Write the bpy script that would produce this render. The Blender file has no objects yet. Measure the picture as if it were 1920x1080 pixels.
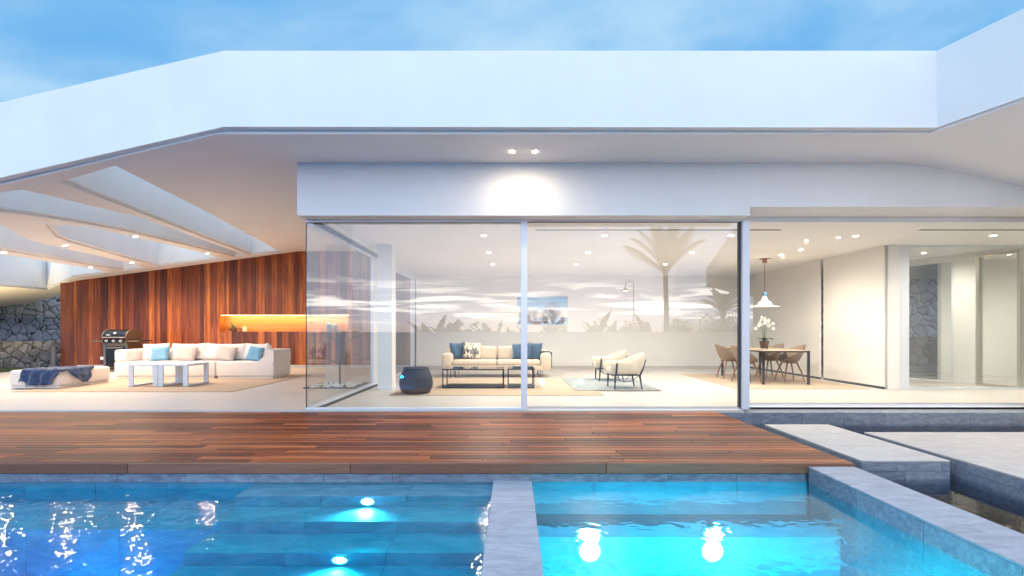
import bpy, bmesh, math, random
from mathutils import Vector, Matrix, noise
from mathutils.geometry import tessellate_polygon
R = math.radians
random.seed(7)
scene = bpy.context.scene
col = scene.collection

# ------------------------------------------------------------------ camera
F, CX, CY, H = 960.0, 962.0, 620.0, 1.14          # focal length, vanishing point (px of a 1920 frame), eye height
cd = bpy.data.cameras.new("camera"); cam = bpy.data.objects.new("camera", cd); col.objects.link(cam)
cd.sensor_width = 36; cd.lens = 18.0; cd.clip_start = .05; cd.clip_end = 3000
cd.shift_x = -2/1920; cd.shift_y = 80/1920
cam.location = (0, 0, H); cam.rotation_euler = (R(90), 0, 0)
scene.camera = cam

def P(px, py, Y):                                  # point seen at a pixel, at depth Y
    return Vector(((px-CX)/F*Y, Y, H-(py-CY)/F*Y))
def G(px, py, z=0.0):                              # point seen at a pixel, on height z
    Y = F*(H-z)/(py-CY); return Vector(((px-CX)/F*Y, Y, z))

# ------------------------------------------------------------------ node helpers
class NT:
    def __init__(s, nt): s.nt = nt; s.n = nt.nodes; s.l = nt.links
    def new(s, t, **kw):
        nd = s.n.new(t)
        for k, v in kw.items(): setattr(nd, k, v)
        return nd
    def put(s, sock, v):
        if isinstance(v, bpy.types.NodeSocket): s.l.new(v, sock)
        elif v is not None: sock.default_value = v
    def m(s, op, a, b=None, c=None, clamp=False):
        nd = s.new('ShaderNodeMath', operation=op, use_clamp=clamp)
        s.put(nd.inputs[0], a)
        if b is not None: s.put(nd.inputs[1], b)
        if c is not None: s.put(nd.inputs[2], c)
        return nd.outputs[0]
    def step(s, x, a, b):                          # smoothstep
        nd = s.new('ShaderNodeMapRange', interpolation_type='SMOOTHSTEP')
        s.put(nd.inputs['Value'], x); s.put(nd.inputs['From Min'], a); s.put(nd.inputs['From Max'], b)
        return nd.outputs[0]
    def mix(s, f, a, b, bt='MIX'):
        nd = s.new('ShaderNodeMix', data_type='RGBA', blend_type=bt)
        s.put(nd.inputs[0], f); s.put(nd.inputs[6], c4(a)); s.put(nd.inputs[7], c4(b))
        return nd.outputs[2]
    def noise(s, vec, scale, detail=3, rough=.5, dist=0):
        nd = s.new('ShaderNodeTexNoise'); s.put(nd.inputs['Vector'], vec)
        nd.inputs['Scale'].default_value = scale; nd.inputs['Detail'].default_value = detail
        nd.inputs['Roughness'].default_value = rough; nd.inputs['Distortion'].default_value = dist
        return nd.outputs['Fac']
    def mapv(s, vec, scale=(1, 1, 1), loc=(0, 0, 0), rot=(0, 0, 0)):
        nd = s.new('ShaderNodeMapping'); s.put(nd.inputs[0], vec)
        s.put(nd.inputs['Location'], loc); s.put(nd.inputs['Scale'], scale); nd.inputs['Rotation'].default_value = rot
        return nd.outputs[0]
    def ramp(s, f, stops, interp='LINEAR'):
        nd = s.new('ShaderNodeValToRGB'); s.put(nd.inputs[0], f); cr = nd.color_ramp; cr.interpolation = interp
        while len(cr.elements) < len(stops): cr.elements.new(.5)
        for e, (p, c) in zip(cr.elements, stops): e.position = p; e.color = c4(c)
        return nd.outputs[0]
    def bump(s, h, strength=.2, dist=.01, normal=None):
        nd = s.new('ShaderNodeBump'); s.put(nd.inputs['Height'], h)
        nd.inputs['Strength'].default_value = strength; nd.inputs['Distance'].default_value = dist
        if normal is not None: s.put(nd.inputs['Normal'], normal)
        return nd.outputs[0]
    def comb(s, x, y, z):
        nd = s.new('ShaderNodeCombineXYZ'); s.put(nd.inputs[0], x); s.put(nd.inputs[1], y); s.put(nd.inputs[2], z); return nd.outputs[0]
def c4(c):
    if isinstance(c, (tuple, list)) and len(c) == 3: return (*c, 1)
    return c

# ------------------------------------------------------------------ world: dusk sky, bright clouds low over the sea behind the viewer
SUN_EL, SUN_AZ = R(7), R(180)
w = bpy.data.worlds.new("World"); scene.world = w; w.use_nodes = True
t = NT(w.node_tree); t.n.clear()
tc = t.new('ShaderNodeTexCoord').outputs['Generated']
sp = t.new('ShaderNodeSeparateXYZ'); t.put(sp.inputs[0], tc); dx, dy, dz = sp.outputs
up = t.m('MAXIMUM', dz, 0.0)
inv = t.m('DIVIDE', 1.0, t.m('ADD', up, .22))
pv = t.comb(t.m('MULTIPLY', dx, inv), t.m('MULTIPLY', dy, inv), 0.0)
back = t.step(t.m('MULTIPLY', dy, -1), -.35, .75)                     # 0 over the house, 1 over the sea
cl = t.noise(t.mapv(pv, (1, 1, 1), (3.3, .7, 0)), 1.05, 5, .52, .5)
cl2 = t.noise(t.mapv(pv, (1, 1.6, 1), (7.3, 2.7, 0)), 2.6, 4, .5, .3)
front = t.mix(t.step(t.m('ADD', t.m('MULTIPLY', cl, .75), t.m('MULTIPLY', cl2, .25)), .39, .66), (.15, .46, .86), (.50, .75, .96))
backc = t.mix(t.step(cl, .35, .68), (1.0, 1.36, 1.74), (1.3, 1.68, 1.96))
sky = t.mix(back, front, backc)
sky = t.mix(t.step(dz, .58, .95), sky, (1.12, 1.56, 2.1))        # overhead: a bright cloud deck
# streaky lit cloud bars close to the horizon
az = t.m('ARCTAN2', dx, t.m('MULTIPLY', dy, -1))
bv = t.comb(t.m('MULTIPLY', az, 3.4), t.m('MULTIPLY', dz, 44.0), 0.0)
bars = t.step(t.noise(bv, 1.5, 9, .62, .55), .47, .63)
band = t.m('MULTIPLY', t.step(dz, .005, .03), t.m('SUBTRACT', 1.0, t.step(dz, .055, .115)))
glow = t.m('MULTIPLY', t.m('MULTIPLY', bars, band), back)
sky = t.mix(t.m('MULTIPLY', t.m('MULTIPLY', t.m('SUBTRACT', 1.0, t.step(dz, .015, .075)), back), .6), sky, (2.8, 2.9, 3.1))
sky = t.mix(t.m('MULTIPLY', t.m('MULTIPLY', t.m('SUBTRACT', 1.0, t.step(dz, .08, .42)), back), .75), sky, (1.8, 2.15, 3.1))
sky = t.mix(glow, sky, (9.5, 9.3, 8.8))
sky = t.mix(t.m('MULTIPLY', t.m('SUBTRACT', 1.0, t.step(dz, .0, .03)), back), sky, (1.7, 1.75, 2.0))
nish = t.new('ShaderNodeTexSky', sky_type='NISHITA', sun_disc=False); nish.sun_elevation = SUN_EL; nish.sun_rotation = SUN_AZ
bg1 = t.new('ShaderNodeBackground'); t.put(bg1.inputs[0], nish.outputs[0]); bg1.inputs[1].default_value = .01
bg2 = t.new('ShaderNodeBackground'); t.put(bg2.inputs[0], sky); bg2.inputs[1].default_value = .74
ad = t.new('ShaderNodeAddShader'); t.l.new(bg1.outputs[0], ad.inputs[0]); t.l.new(bg2.outputs[0], ad.inputs[1])
wo = t.new('ShaderNodeOutputWorld'); t.l.new(ad.outputs[0], wo.inputs[0])

# the last low sun, far below its daytime strength, diffused by cloud
sd = bpy.data.lights.new("sun", 'SUN'); sd.energy = .15; sd.angle = R(35); sd.color = (1, .95, .9)
so = bpy.data.objects.new("sun", sd); col.objects.link(so)
so.rotation_euler = Vector((math.sin(SUN_AZ)*math.cos(SUN_EL), math.cos(SUN_AZ)*math.cos(SUN_EL), math.sin(SUN_EL))).to_track_quat('Z', 'Y').to_euler()

vs = scene.view_settings; vs.view_transform = 'Standard'; vs.look = 'None'; vs.exposure = .4; vs.gamma = 1; vs.use_curve_mapping = False
scene.render.engine = 'CYCLES'
cy = scene.cycles; cy.use_denoising = True; cy.max_bounces = 8; cy.diffuse_bounces = 4; cy.glossy_bounces = 4; cy.transmission_bounces = 6
cy.transparent_max_bounces = 24; cy.caustics_reflective = False; cy.caustics_refractive = False; cy.sample_clamp_indirect = 6; cy.sample_clamp_direct = 0
cy.use_adaptive_sampling = False

# ------------------------------------------------------------------ materials
def mat(name):
    m = bpy.data.materials.new(name); m.use_nodes = True; t = NT(m.node_tree)
    b = t.n['Principled BSDF']; return m, t, b
def plain(name, c, rough=.5, metal=0.0, var=.0, vscale=6, bump=0.0, bscale=80, spec=.5, sheen=0.0):
    m, t, b = mat(name)
    o = t.new('ShaderNodeTexCoord').outputs['Object']
    if var:
        n = t.noise(o, vscale, 4)
        lo = tuple(x*(1-var) for x in c); hi = tuple(min(1, x*(1+var)) for x in c)
        t.put(b.inputs['Base Color'], t.mix(t.step(n, .3, .7), lo, hi))
    else: b.inputs['Base Color'].default_value = c4(c)
    b.inputs['Roughness'].default_value = rough; b.inputs['Metallic'].default_value = metal
    b.inputs['Specular IOR Level'].default_value = spec
    if sheen: b.inputs['Sheen Weight'].default_value = sheen
    if bump: t.put(b.inputs['Normal'], t.bump(t.noise(o, bscale, 3), bump, .004))
    return m
def emit(name, c, s):
    m = bpy.data.materials.new(name); m.use_nodes = True; t = NT(m.node_tree); t.n.clear()
    e = t.new('ShaderNodeEmission'); e.inputs[0].default_value = c4(c); e.inputs[1].default_value = s
    o = t.new('ShaderNodeOutputMaterial'); t.l.new(e.outputs[0], o.inputs[0]); return m
def boards(name, axis, stops, rough=.45, grain=1.0, spec=.5, bumpk=.15, joint=None):
    """one tone per board (mesh island) plus long grain"""
    m, t, b = mat(name)
    o = t.new('ShaderNodeTexCoord').outputs['Object']
    rnd = t.new('ShaderNodeNewGeometry').outputs['Random Per Island']
    off = t.comb(t.m('MULTIPLY', rnd, 37.0), t.m('MULTIPLY', rnd, 91.0), t.m('MULTIPLY', rnd, 53.0))
    va = t.new('ShaderNodeVectorMath', operation='ADD'); t.put(va.inputs[0], o); t.put(va.inputs[1], off)
    sc = {'x': (1.2, 22, 22), 'z': (22, 22, 1.0)}[axis]
    g1 = t.noise(t.mapv(va.outputs[0], sc), 1.0, 6, .6, .6)
    sc2 = {'x': (5, 160, 160), 'z': (160, 160, 5)}[axis]
    g2 = t.noise(t.mapv(va.outputs[0], sc2), 1.0, 2, .5)
    f = t.m('ADD', t.m('MULTIPLY', rnd, .62), t.m('MULTIPLY', t.step(g1, .28, .72), .38*grain), clamp=True)
    c = t.ramp(f, stops)
    c = t.mix(t.m('MULTIPLY', t.step(g2, .35, .7), .22), c, (0.0, 0.0, 0.0))
    t.put(b.inputs['Base Color'], c); b.inputs['Specular IOR Level'].default_value = spec
    t.put(b.inputs['Roughness'], t.m('ADD', rough-.08, t.m('MULTIPLY', g1, .2)))
    t.put(b.inputs['Normal'], t.bump(t.m('ADD', g1, t.m('MULTIPLY', g2, .4)), bumpk, .004))
    return m
def slate(name, lo, hi, rough=.55, rndk=.35, scale=9, spec=.4, streak=(1, 3, 3), bumpk=.35):
    m, t, b = mat(name)
    o = t.new('ShaderNodeTexCoord').outputs['Object']
    rnd = t.new('ShaderNodeNewGeometry').outputs['Random Per Island']
    off = t.comb(t.m('MULTIPLY', rnd, 17.0), t.m('MULTIPLY', rnd, 41.0), t.m('MULTIPLY', rnd, 23.0))
    va = t.new('ShaderNodeVectorMath', operation='ADD'); t.put(va.inputs[0], o); t.put(va.inputs[1], off)
    n1 = t.noise(t.mapv(va.outputs[0], streak, rot=(.3, .2, .6)), scale, 7, .62, .8)
    n2 = t.noise(va.outputs[0], 140, 2)
    f = t.m('ADD', t.m('MULTIPLY', t.step(n1, .3, .7), 1-rndk), t.m('MULTIPLY', rnd, rndk))
    c = t.mix(f, lo, hi)
    c = t.mix(t.m('MULTIPLY', t.step(n2, .45, .7), .25), c, tuple(x*.5 for x in lo))
    t.put(b.inputs['Base Color'], c); b.inputs['Roughness'].default_value = rough; b.inputs['Specular IOR Level'].default_value = spec
    t.put(b.inputs['Normal'], t.bump(t.m('ADD', n1, t.m('MULTIPLY', n2, .35)), bumpk, .006))
    return m
def tiles(name, c, tw, th, joint=.004, rough=.35, var=.06, spec=.5):
    m, t, b = mat(name)
    o = t.new('ShaderNodeTexCoord').outputs['Object']
    br = t.new('ShaderNodeTexBrick'); t.put(br.inputs['Vector'], o); br.offset = .5
    br.inputs['Scale'].default_value = 1; br.inputs['Brick Width'].default_value = tw; br.inputs['Row Height'].default_value = th
    br.inputs['Mortar Size'].default_value = joint; br.inputs['Mortar Smooth'].default_value = .3
    br.inputs['Color1'].default_value = c4(tuple(x*(1-var) for x in c)); br.inputs['Color2'].default_value = c4(tuple(x*(1+var) for x in c))
    br.inputs['Mortar'].default_value = c4(tuple(x*.78 for x in c))
    n = t.noise(t.mapv(o, (1, 4, 4)), 3.0, 6, .6)
    t.put(b.inputs['Base Color'], t.mix(t.m('MULTIPLY', t.step(n, .35, .7), .35), br.outputs[0], tuple(x*.86 for x in c)))
    t.put(b.inputs['Roughness'], t.m('ADD', rough-.05, t.m('MULTIPLY', n, .12))); b.inputs['Specular IOR Level'].default_value = spec
    return m
def glassm(name, ior=2.05, tint=(.97, .985, .98)):
    m = bpy.data.materials.new(name); m.use_nodes = True; t = NT(m.node_tree); t.n.clear()
    g = t.new('ShaderNodeNewGeometry'); fr = t.new('ShaderNodeFresnel'); fr.inputs[0].default_value = ior
    f = t.m('MULTIPLY', fr.outputs[0], t.m('SUBTRACT', 1.0, g.outputs['Backfacing']))
    tr = t.new('ShaderNodeBsdfTransparent'); tr.inputs[0].default_value = c4(tint)
    gl = t.new('ShaderNodeBsdfGlossy'); gl.inputs['Roughness'].default_value = 0.0
    mx = t.new('ShaderNodeMixShader'); t.put(mx.inputs[0], f); t.l.new(tr.outputs[0], mx.inputs[1]); t.l.new(gl.outputs[0], mx.inputs[2])
    o = t.new('ShaderNodeOutputMaterial'); t.l.new(mx.outputs[0], o.inputs[0]); return m
def waterm(name, scol, dens, bstr, bscale, rough=.03, refr=0.0, stretch=(1, 1, 1), bdist=.02, fior=1.33, gb=1.0):
    m = bpy.data.materials.new(name); m.use_nodes = True; t = NT(m.node_tree); t.n.clear()
    g = t.new('ShaderNodeNewGeometry'); o = t.new('ShaderNodeTexCoord').outputs['Object']
    n = t.m('ADD', t.noise(t.mapv(o, stretch), bscale, 1, .5, .6), t.m('MULTIPLY', t.noise(t.mapv(o, stretch, (5, 2, 0)), bscale*.4, 1, .5, .2), 1.2))
    bp = t.bump(n, bstr, bdist)
    fr = t.new('ShaderNodeFresnel'); fr.inputs[0].default_value = fior; t.put(fr.inputs['Normal'], bp)
    f = t.m('MULTIPLY', fr.outputs[0], t.m('SUBTRACT', 1.0, g.outputs['Backfacing']))
    if refr:
        tr = t.new('ShaderNodeBsdfRefraction'); tr.inputs['IOR'].default_value = refr; tr.inputs['Roughness'].default_value = 0.0; t.put(tr.inputs['Normal'], bp)
        t2 = t.new('ShaderNodeBsdfTransparent'); m2 = t.new('ShaderNodeMixShader'); m2.inputs[0].default_value = .5; t.l.new(tr.outputs[0], m2.inputs[1]); t.l.new(t2.outputs[0], m2.inputs[2]); tr = m2
    else: tr = t.new('ShaderNodeBsdfTransparent')
    if gb != 1.0: bp = t.bump(n, bstr*gb, bdist); t.put(fr.inputs['Normal'], bp)
    gl = t.new('ShaderNodeBsdfGlossy'); gl.inputs['Roughness'].default_value = rough; t.put(gl.inputs['Normal'], bp)
    mx = t.new('ShaderNodeMixShader'); t.put(mx.inputs[0], f); t.l.new(tr.outputs[0], mx.inputs[1]); t.l.new(gl.outputs[0], mx.inputs[2])
    out = t.new('ShaderNodeOutputMaterial'); t.l.new(mx.outputs[0], out.inputs[0])
    if dens:
        va = t.new('ShaderNodeVolumeAbsorption'); va.inputs[0].default_value = c4(scol); va.inputs[1].default_value = dens
        t.l.new(va.outputs[0], out.inputs['Volume'])
    return m

M = {}
M['render'] = plain('white_render', (.80, .80, .80), .8, var=.025, vscale=1.3, bump=.05, bscale=120)
M['soffit'] = plain('soffit_paint', (.86, .84, .82), .85, var=.02, vscale=1.0, bump=.03)
M['wall'] = plain('wall_paint', (.82, .81, .80), .7, var=.02, vscale=1.0, bump=.03)
M['gloss'] = plain('lacquered_panel', (.78, .76, .73), .16, var=.01, vscale=1.0)
M['alu'] = plain('anodised_aluminium', (.72, .76, .84), .4, .15, bump=.02)
M['alud'] = plain('dark_gasket', (.03, .035, .045), .5)
M['glass'] = glassm('window_glass')
M['cedar'] = boards('cedar_cladding', 'z', [(0, (.040, .008, .005)), (.25, (.095, .018, .008)), (.6, (.26, .055, .013)), (.85, (.52, .145, .026)), (1, (.64, .25, .06))], .42)
M['niche'] = boards('niche_veneer', 'x', [(0, (.30, .10, .025)), (.5, (.42, .16, .035)), (1, (.5, .2, .05))], .4)
M['deck'] = boards('hardwood_decking', 'x', [(0, (.035, .009, .007)), (.3, (.11, .024, .013)), (.65, (.30, .070, .026)), (1, (.62, .20, .07))], .40, spec=.2)
M['deckedge'] = boards('weathered_deck_edge', 'x', [(0, (.19, .075, .042)), (.5, (.24, .10, .055)), (1, (.34, .16, .09))], .5)
M['floor'] = tiles('limestone_floor', (.57, .54, .52), 1.2, 1.2, .003, .42, .03, .35)
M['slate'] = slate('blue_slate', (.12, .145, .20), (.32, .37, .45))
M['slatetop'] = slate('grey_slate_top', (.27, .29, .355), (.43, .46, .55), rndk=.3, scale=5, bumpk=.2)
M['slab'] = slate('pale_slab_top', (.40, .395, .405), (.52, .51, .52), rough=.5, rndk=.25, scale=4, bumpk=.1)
M['pooltile'] = slate('pool_stone', (.13, .22, .33), (.23, .34, .46), rndk=.05, scale=3, bumpk=.1)
M['pondbed'] = slate('pond_bed', (.05, .055, .065), (.10, .11, .125), rndk=.2, scale=4)
M['fabw'] = plain('white_outdoor_fabric', (.74, .69, .66), .9, var=.03, bump=.12, bscale=260, sheen=.2)
M['fabc'] = plain('cream_upholstery', (.66, .56, .45), .9, var=.04, bump=.12, bscale=260, sheen=.2)
M['fabblue'] = plain('light_blue_fabric', (.16, .36, .52), .85, var=.08, bump=.15, bscale=240)
M['fabnavy'] = plain('navy_velvet', (.025, .075, .15), .7, var=.3, vscale=9, bump=.2, bscale=30, sheen=.4)
M['denim'] = plain('dark_blue_throw', (.018, .05, .14), .9, var=.45, vscale=14, bump=.5, bscale=60, sheen=.3)
M['alwhite'] = plain('white_powder_coat', (.66, .70, .76), .45)
M['black'] = plain('black_steel', (.012, .012, .014), .35, .3)
M['blackglass'] = plain('smoked_glass_top', (.02, .02, .024), .06, spec=.6)
M['charcoal'] = plain('charcoal_weave', (.020, .021, .024), .55, var=.3, vscale=60, bump=.5, bscale=130)
M['darkwood'] = plain('dark_stained_legs', (.016, .018, .028), .4)
M['oak'] = plain('walnut_legs', (.24, .10, .045), .45, var=.25, vscale=20)
M['shell'] = plain('taupe_shell', (.25, .18, .125), .5, var=.03)
M['rugb'] = plain('beige_rug', (.46, .36, .27), .95, var=.10, vscale=25, bump=.5, bscale=220)
M['rugc'] = plain('sand_outdoor_rug', (.47, .36, .27), .95, var=.06, vscale=18, bump=.4, bscale=220)
M['rugg'] = plain('grey_blue_rug', (.30, .33, .34), .95, var=.18, vscale=7, bump=.5, bscale=220)
M['steel'] = plain('brushed_steel', (.55, .53, .5), .3, .9)
M['bronze'] = plain('taupe_enamel', (.15, .105, .07), .35, .4)
M['enamel'] = plain('black_enamel', (.008, .010, .016), .12)
M['pot'] = plain('terracotta_brown', (.09, .04, .022), .6, var=.2)
M['leaf'] = plain('dark_leaf', (.045, .085, .03), .5, var=.3, vscale=8)
M['leafg'] = plain('pale_agave_leaf', (.20, .26, .14), .5, var=.25, vscale=10)
M['bark'] = plain('grey_bark', (.10, .08, .06), .9, var=.3, vscale=12, bump=.5, bscale=30)
M['petal'] = plain('white_petals', (.85, .83, .80), .7)
M['white'] = plain('white_plastic', (.8, .8, .8), .4)
M['ceramicb'] = plain('blue_glaze', (.10, .25, .40), .15)
M['pebble'] = plain('white_pebbles', (.75, .74, .7), .6, var=.1)
M['copper'] = plain('copper_fitting', (.30, .14, .06), .3, .8)
M['lawn'] = plain('lawn', (.035, .07, .02), .95, var=.4, vscale=8, bump=.8, bscale=60)
M['earth'] = plain('earth', (.10, .09, .075), .95, var=.3, vscale=.4)
M['sea'] = plain('sea', (.02, .05, .08), .15)
M['lens'] = emit('lamp_lens', (1.0, .80, .52), 130)
M['bulb'] = emit('warm_bulb', (1.0, .78, .48), 22)
M['led'] = emit('led_strip', (1.0, .74, .36), 16)
M['pled'] = emit('pool_lamp_lens', (.72, .95, 1.0), 32)

def rubble_mat(name, lo, hi, scale):
    m, t, b = mat(name)
    o = t.new('ShaderNodeTexCoord').outputs['Object']
    d = t.new('ShaderNodeTexNoise'); t.put(d.inputs[0], o); d.inputs['Scale'].default_value = scale*1.1
    v = t.new('ShaderNodeVectorMath', operation='MULTIPLY_ADD'); t.put(v.inputs[0], d.outputs['Color']); v.inputs[1].default_value = (.22/scale*2, 0, .22/scale*2); t.put(v.inputs[2], o)
    vv = t.mapv(v.outputs[0], (1, 0, 1.15))
    e = t.new('ShaderNodeTexVoronoi', feature='DISTANCE_TO_EDGE'); t.put(e.inputs['Vector'], vv); e.inputs['Scale'].default_value = scale
    c = t.new('ShaderNodeTexVoronoi', feature='F1'); t.put(c.inputs['Vector'], vv); c.inputs['Scale'].default_value = scale
    sc = t.new('ShaderNodeSeparateColor'); t.put(sc.inputs[0], c.outputs['Color'])
    n = t.noise(o, 4*scale, 8, .72)
    f = t.m('ADD', t.m('MULTIPLY', sc.outputs[0], .5), t.m('MULTIPLY', t.step(n, .3, .72), .5))
    k = t.step(t.m('ADD', e.outputs[0], t.m('MULTIPLY', t.m('SUBTRACT', n, .55), .12)), .0, .04)
    t.put(b.inputs['Base Color'], t.mix(k, (.012, .012, .014), t.mix(f, lo, hi)))
    b.inputs['Roughness'].default_value = .8
    t.put(b.inputs['Normal'], t.bump(t.m('ADD', t.m('MULTIPLY', t.step(e.outputs[0], 0, .2), 1.0), t.m('MULTIPLY', n, .8)), .9, .06))
    return m
M['rubble'] = rubble_mat('basalt_rubble', (.24, .31, .46), (.58, .68, .86), 2.9)
M['rubbled'] = rubble_mat('dark_basalt_rubble', (.07, .075, .09), (.30, .31, .34), 3.4)

# ------------------------------------------------------------------ mesh helpers
def tag(o, label=None, cat=None, group=None, kind=None):
    if label: o['label'] = label
    if cat: o['category'] = cat
    if group: o['group'] = group
    if kind: o['kind'] = kind
    return o
def empty(name, loc=(0, 0, 0), label=None, cat=None, group=None, parent=None):
    o = bpy.data.objects.new(name, None); col.objects.link(o); o.location = loc; o.empty_display_size = .2
    if parent: o.parent = parent
    return tag(o, label, cat, group)
def wloc(o):
    v = Vector((0, 0, 0))
    while o: v += o.location; o = o.parent
    return v
class MB:
    def __init__(s): s.bm = bmesh.new()
    def _fin(s, verts, mtx, bev, seg):
        if bev:
            es = list({e for v in verts for e in v.link_edges})
            r = bmesh.ops.bevel(s.bm, geom=es, offset=bev, segments=seg, affect='EDGES', profile=.5)
            verts = list({v for v in r['verts']} | {v for v in verts if v.is_valid})
        if mtx: bmesh.ops.transform(s.bm, matrix=mtx, verts=verts)
        return verts
    def box(s, x0, x1, y0, y1, z0, z1, bev=0, seg=2, mtx=None):
        vs = [s.bm.verts.new(c) for c in [(x0,y0,z0),(x1,y0,z0),(x1,y1,z0),(x0,y1,z0),(x0,y0,z1),(x1,y0,z1),(x1,y1,z1),(x0,y1,z1)]]
        for f in [(3,2,1,0),(4,5,6,7),(0,1,5,4),(1,2,6,5),(2,3,7,6),(3,0,4,7)]: s.bm.faces.new([vs[i] for i in f])
        s._fin(vs, mtx, bev, seg); return s
    def hexa(s, b4, t4):                            # bottom ring (ccw from above), top ring
        vs = [s.bm.verts.new(c) for c in list(b4)+list(t4)]
        n = len(b4)
        s.bm.faces.new([vs[i] for i in reversed(range(n))]); s.bm.faces.new([vs[i] for i in range(n, 2*n)])
        for i in range(n): j = (i+1) % n; s.bm.faces.new([vs[i], vs[j], vs[n+j], vs[n+i]])
        return s
    def prism(s, poly, z0, z1):
        return s.hexa([(x, y, z0) for x, y in poly], [(x, y, z1) for x, y in poly])
    def face(s, pts): s.bm.faces.new([s.bm.verts.new(p) for p in pts]); return s
    def rings(s, rings, cap=True, closed=True):
        vr = [[s.bm.verts.new(p) for p in r] for r in rings]; n = len(vr[0])
        for a, b in zip(vr, vr[1:]):
            for i in range(n if closed else n-1): j = (i+1) % n; s.bm.faces.new([a[i], a[j], b[j], b[i]])
        if cap and closed: s.bm.faces.new(list(reversed(vr[0]))); s.bm.faces.new(vr[-1])
        return s
    def lathe(s, prof, c=(0, 0, 0), n=24, cap=True):
        return s.rings([[(c[0]+r*math.cos(2*math.pi*i/n), c[1]+r*math.sin(2*math.pi*i/n), c[2]+z) for i in range(n)] for r, z in prof], cap)
    def tube(s, pts, r, n=8, r1=None):
        pts = [Vector(p) for p in pts]; rs = []; prev = None
        for i, p in enumerate(pts):
            d = (pts[min(i+1, len(pts)-1)]-pts[max(i-1, 0)]).normalized()
            if prev is None:
                a = Vector((0, 0, 1)) if abs(d.z) < .9 else Vector((1, 0, 0)); u = d.cross(a).normalized()
            else: u = (prev-d*prev.dot(d)).normalized()
            prev = u; v = d.cross(u); k = i/max(1, len(pts)-1)
            rr = r if r1 is None else r+(r1-r)*k
            rs.append([p+(u*math.cos(2*math.pi*j/n)+v*math.sin(2*math.pi*j/n))*rr for j in range(n)])
        return s.rings(rs)
    def grid(s, fn, nu, nv):
        vs = [[s.bm.verts.new(fn(i/nu, j/nv)) for j in range(nv+1)] for i in range(nu+1)]
        for i in range(nu):
            for j in range(nv): s.bm.faces.new([vs[i][j], vs[i+1][j], vs[i+1][j+1], vs[i][j+1]])
        return s
    def poly_holes(s, loops, zf):                   # flat sheet with holes over height function zf(x,y)
        tri = tessellate_polygon([[Vector((x, y, 0)) for x, y in lp] for lp in loops])
        flat = [p for lp in loops for p in lp]; vs = [s.bm.verts.new((x, y, zf(x, y))) for x, y in flat]
        for a, b, c in tri:
            try: s.bm.faces.new([vs[a], vs[b], vs[c]])
            except ValueError: pass
        return s
    def build(s, name, m, parent=None, smooth=None, origin=None, fixn=False):
        if fixn: bmesh.ops.recalc_face_normals(s.bm, faces=s.bm.faces)
        off = wloc(parent) if parent else Vector((0, 0, 0))
        if parent is None and origin == 'base':
            cs = [v.co for v in s.bm.verts]
            off = Vector(((min(c.x for c in cs)+max(c.x for c in cs))/2, (min(c.y for c in cs)+max(c.y for c in cs))/2, min(c.z for c in cs)))
        if off.length: bmesh.ops.translate(s.bm, vec=-off, verts=s.bm.verts)
        me = bpy.data.meshes.new(name); s.bm.to_mesh(me); s.bm.free()
        o = bpy.data.objects.new(name, me); col.objects.link(o)
        if parent: o.parent = parent
        elif origin == 'base': o.location = off
        me.materials.append(M[m] if isinstance(m, str) else m)
        if smooth:
            for p in me.polygons: p.use_smooth = True
            me.set_sharp_from_angle(angle=R(smooth))
        return o
def struct(o): o['kind'] = 'structure'; return o
def solidify(o, th, off=0):
    md = o.modifiers.new('thickness', 'SOLIDIFY'); md.thickness = th; md.offset = off; return o
def subsurf(o, n=1):
    md = o.modifiers.new('smooth', 'SUBSURF'); md.levels = n; md.render_levels = n; return o
def kids(o): return list(o.children)
def copy_tree(o, parent=None):
    c = o.copy(); col.objects.link(c)
    if parent: c.parent = parent; c.matrix_parent_inverse = o.matrix_parent_inverse.copy()
    for ch in kids(o): copy_tree(ch, c)
    return c
def spotlight(parent, loc, energy, size=130, color=(1, .78, .5), radius=.05, blend=.6, rot=(0, 0, 0)):
    d = bpy.data.lights.new('lamp_light', 'SPOT'); d.energy = energy; d.spot_size = R(size); d.spot_blend = blend; d.color = color; d.shadow_soft_size = radius
    o = bpy.data.objects.new('lamp_light', d); col.objects.link(o); o.parent = parent; o.location = Vector(loc)-wloc(parent) if parent else loc; o.rotation_euler = rot
    return o
def pointlight(parent, loc, energy, color, radius=.08):
    d = bpy.data.lights.new('lamp_light', 'POINT'); d.energy = energy; d.color = color; d.shadow_soft_size = radius
    o = bpy.data.objects.new('lamp_light', d); col.objects.link(o); o.parent = parent; o.location = Vector(loc)-wloc(parent); return o

# ================================================================== setting: ground, water, paving
WL = -.19
struct(MB().box(-500, 500, -60, 500, -2.2, -1.9).build('ground', 'earth'))
struct(MB().box(-900, 900, -1500, -60, -3.2, -2.4).build('sea', 'sea'))
b = MB(); b.box(-40, -13.95, 7, 17, -.4, -.03); b.box(-13.95, -13.1, 13.3, 17, -.4, -.03); struct(b.build('lawn', 'lawn'))

def rowtiles(mb, x0, x1, y0, y1, z0, z1, n, axis='x', gap=.002, bev=.002):
    for i in range(n):
        if axis == 'x':
            a = x0+(x1-x0)*i/n; c = x0+(x1-x0)*(i+1)/n; mb.box(a+gap/2, c-gap/2, y0, y1, z0, z1, bev, 1)
        else:
            a = y0+(y1-y0)*i/n; c = y0+(y1-y0)*(i+1)/n; mb.box(x0, x1, a+gap/2, c-gap/2, z0, z1, bev, 1)
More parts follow.
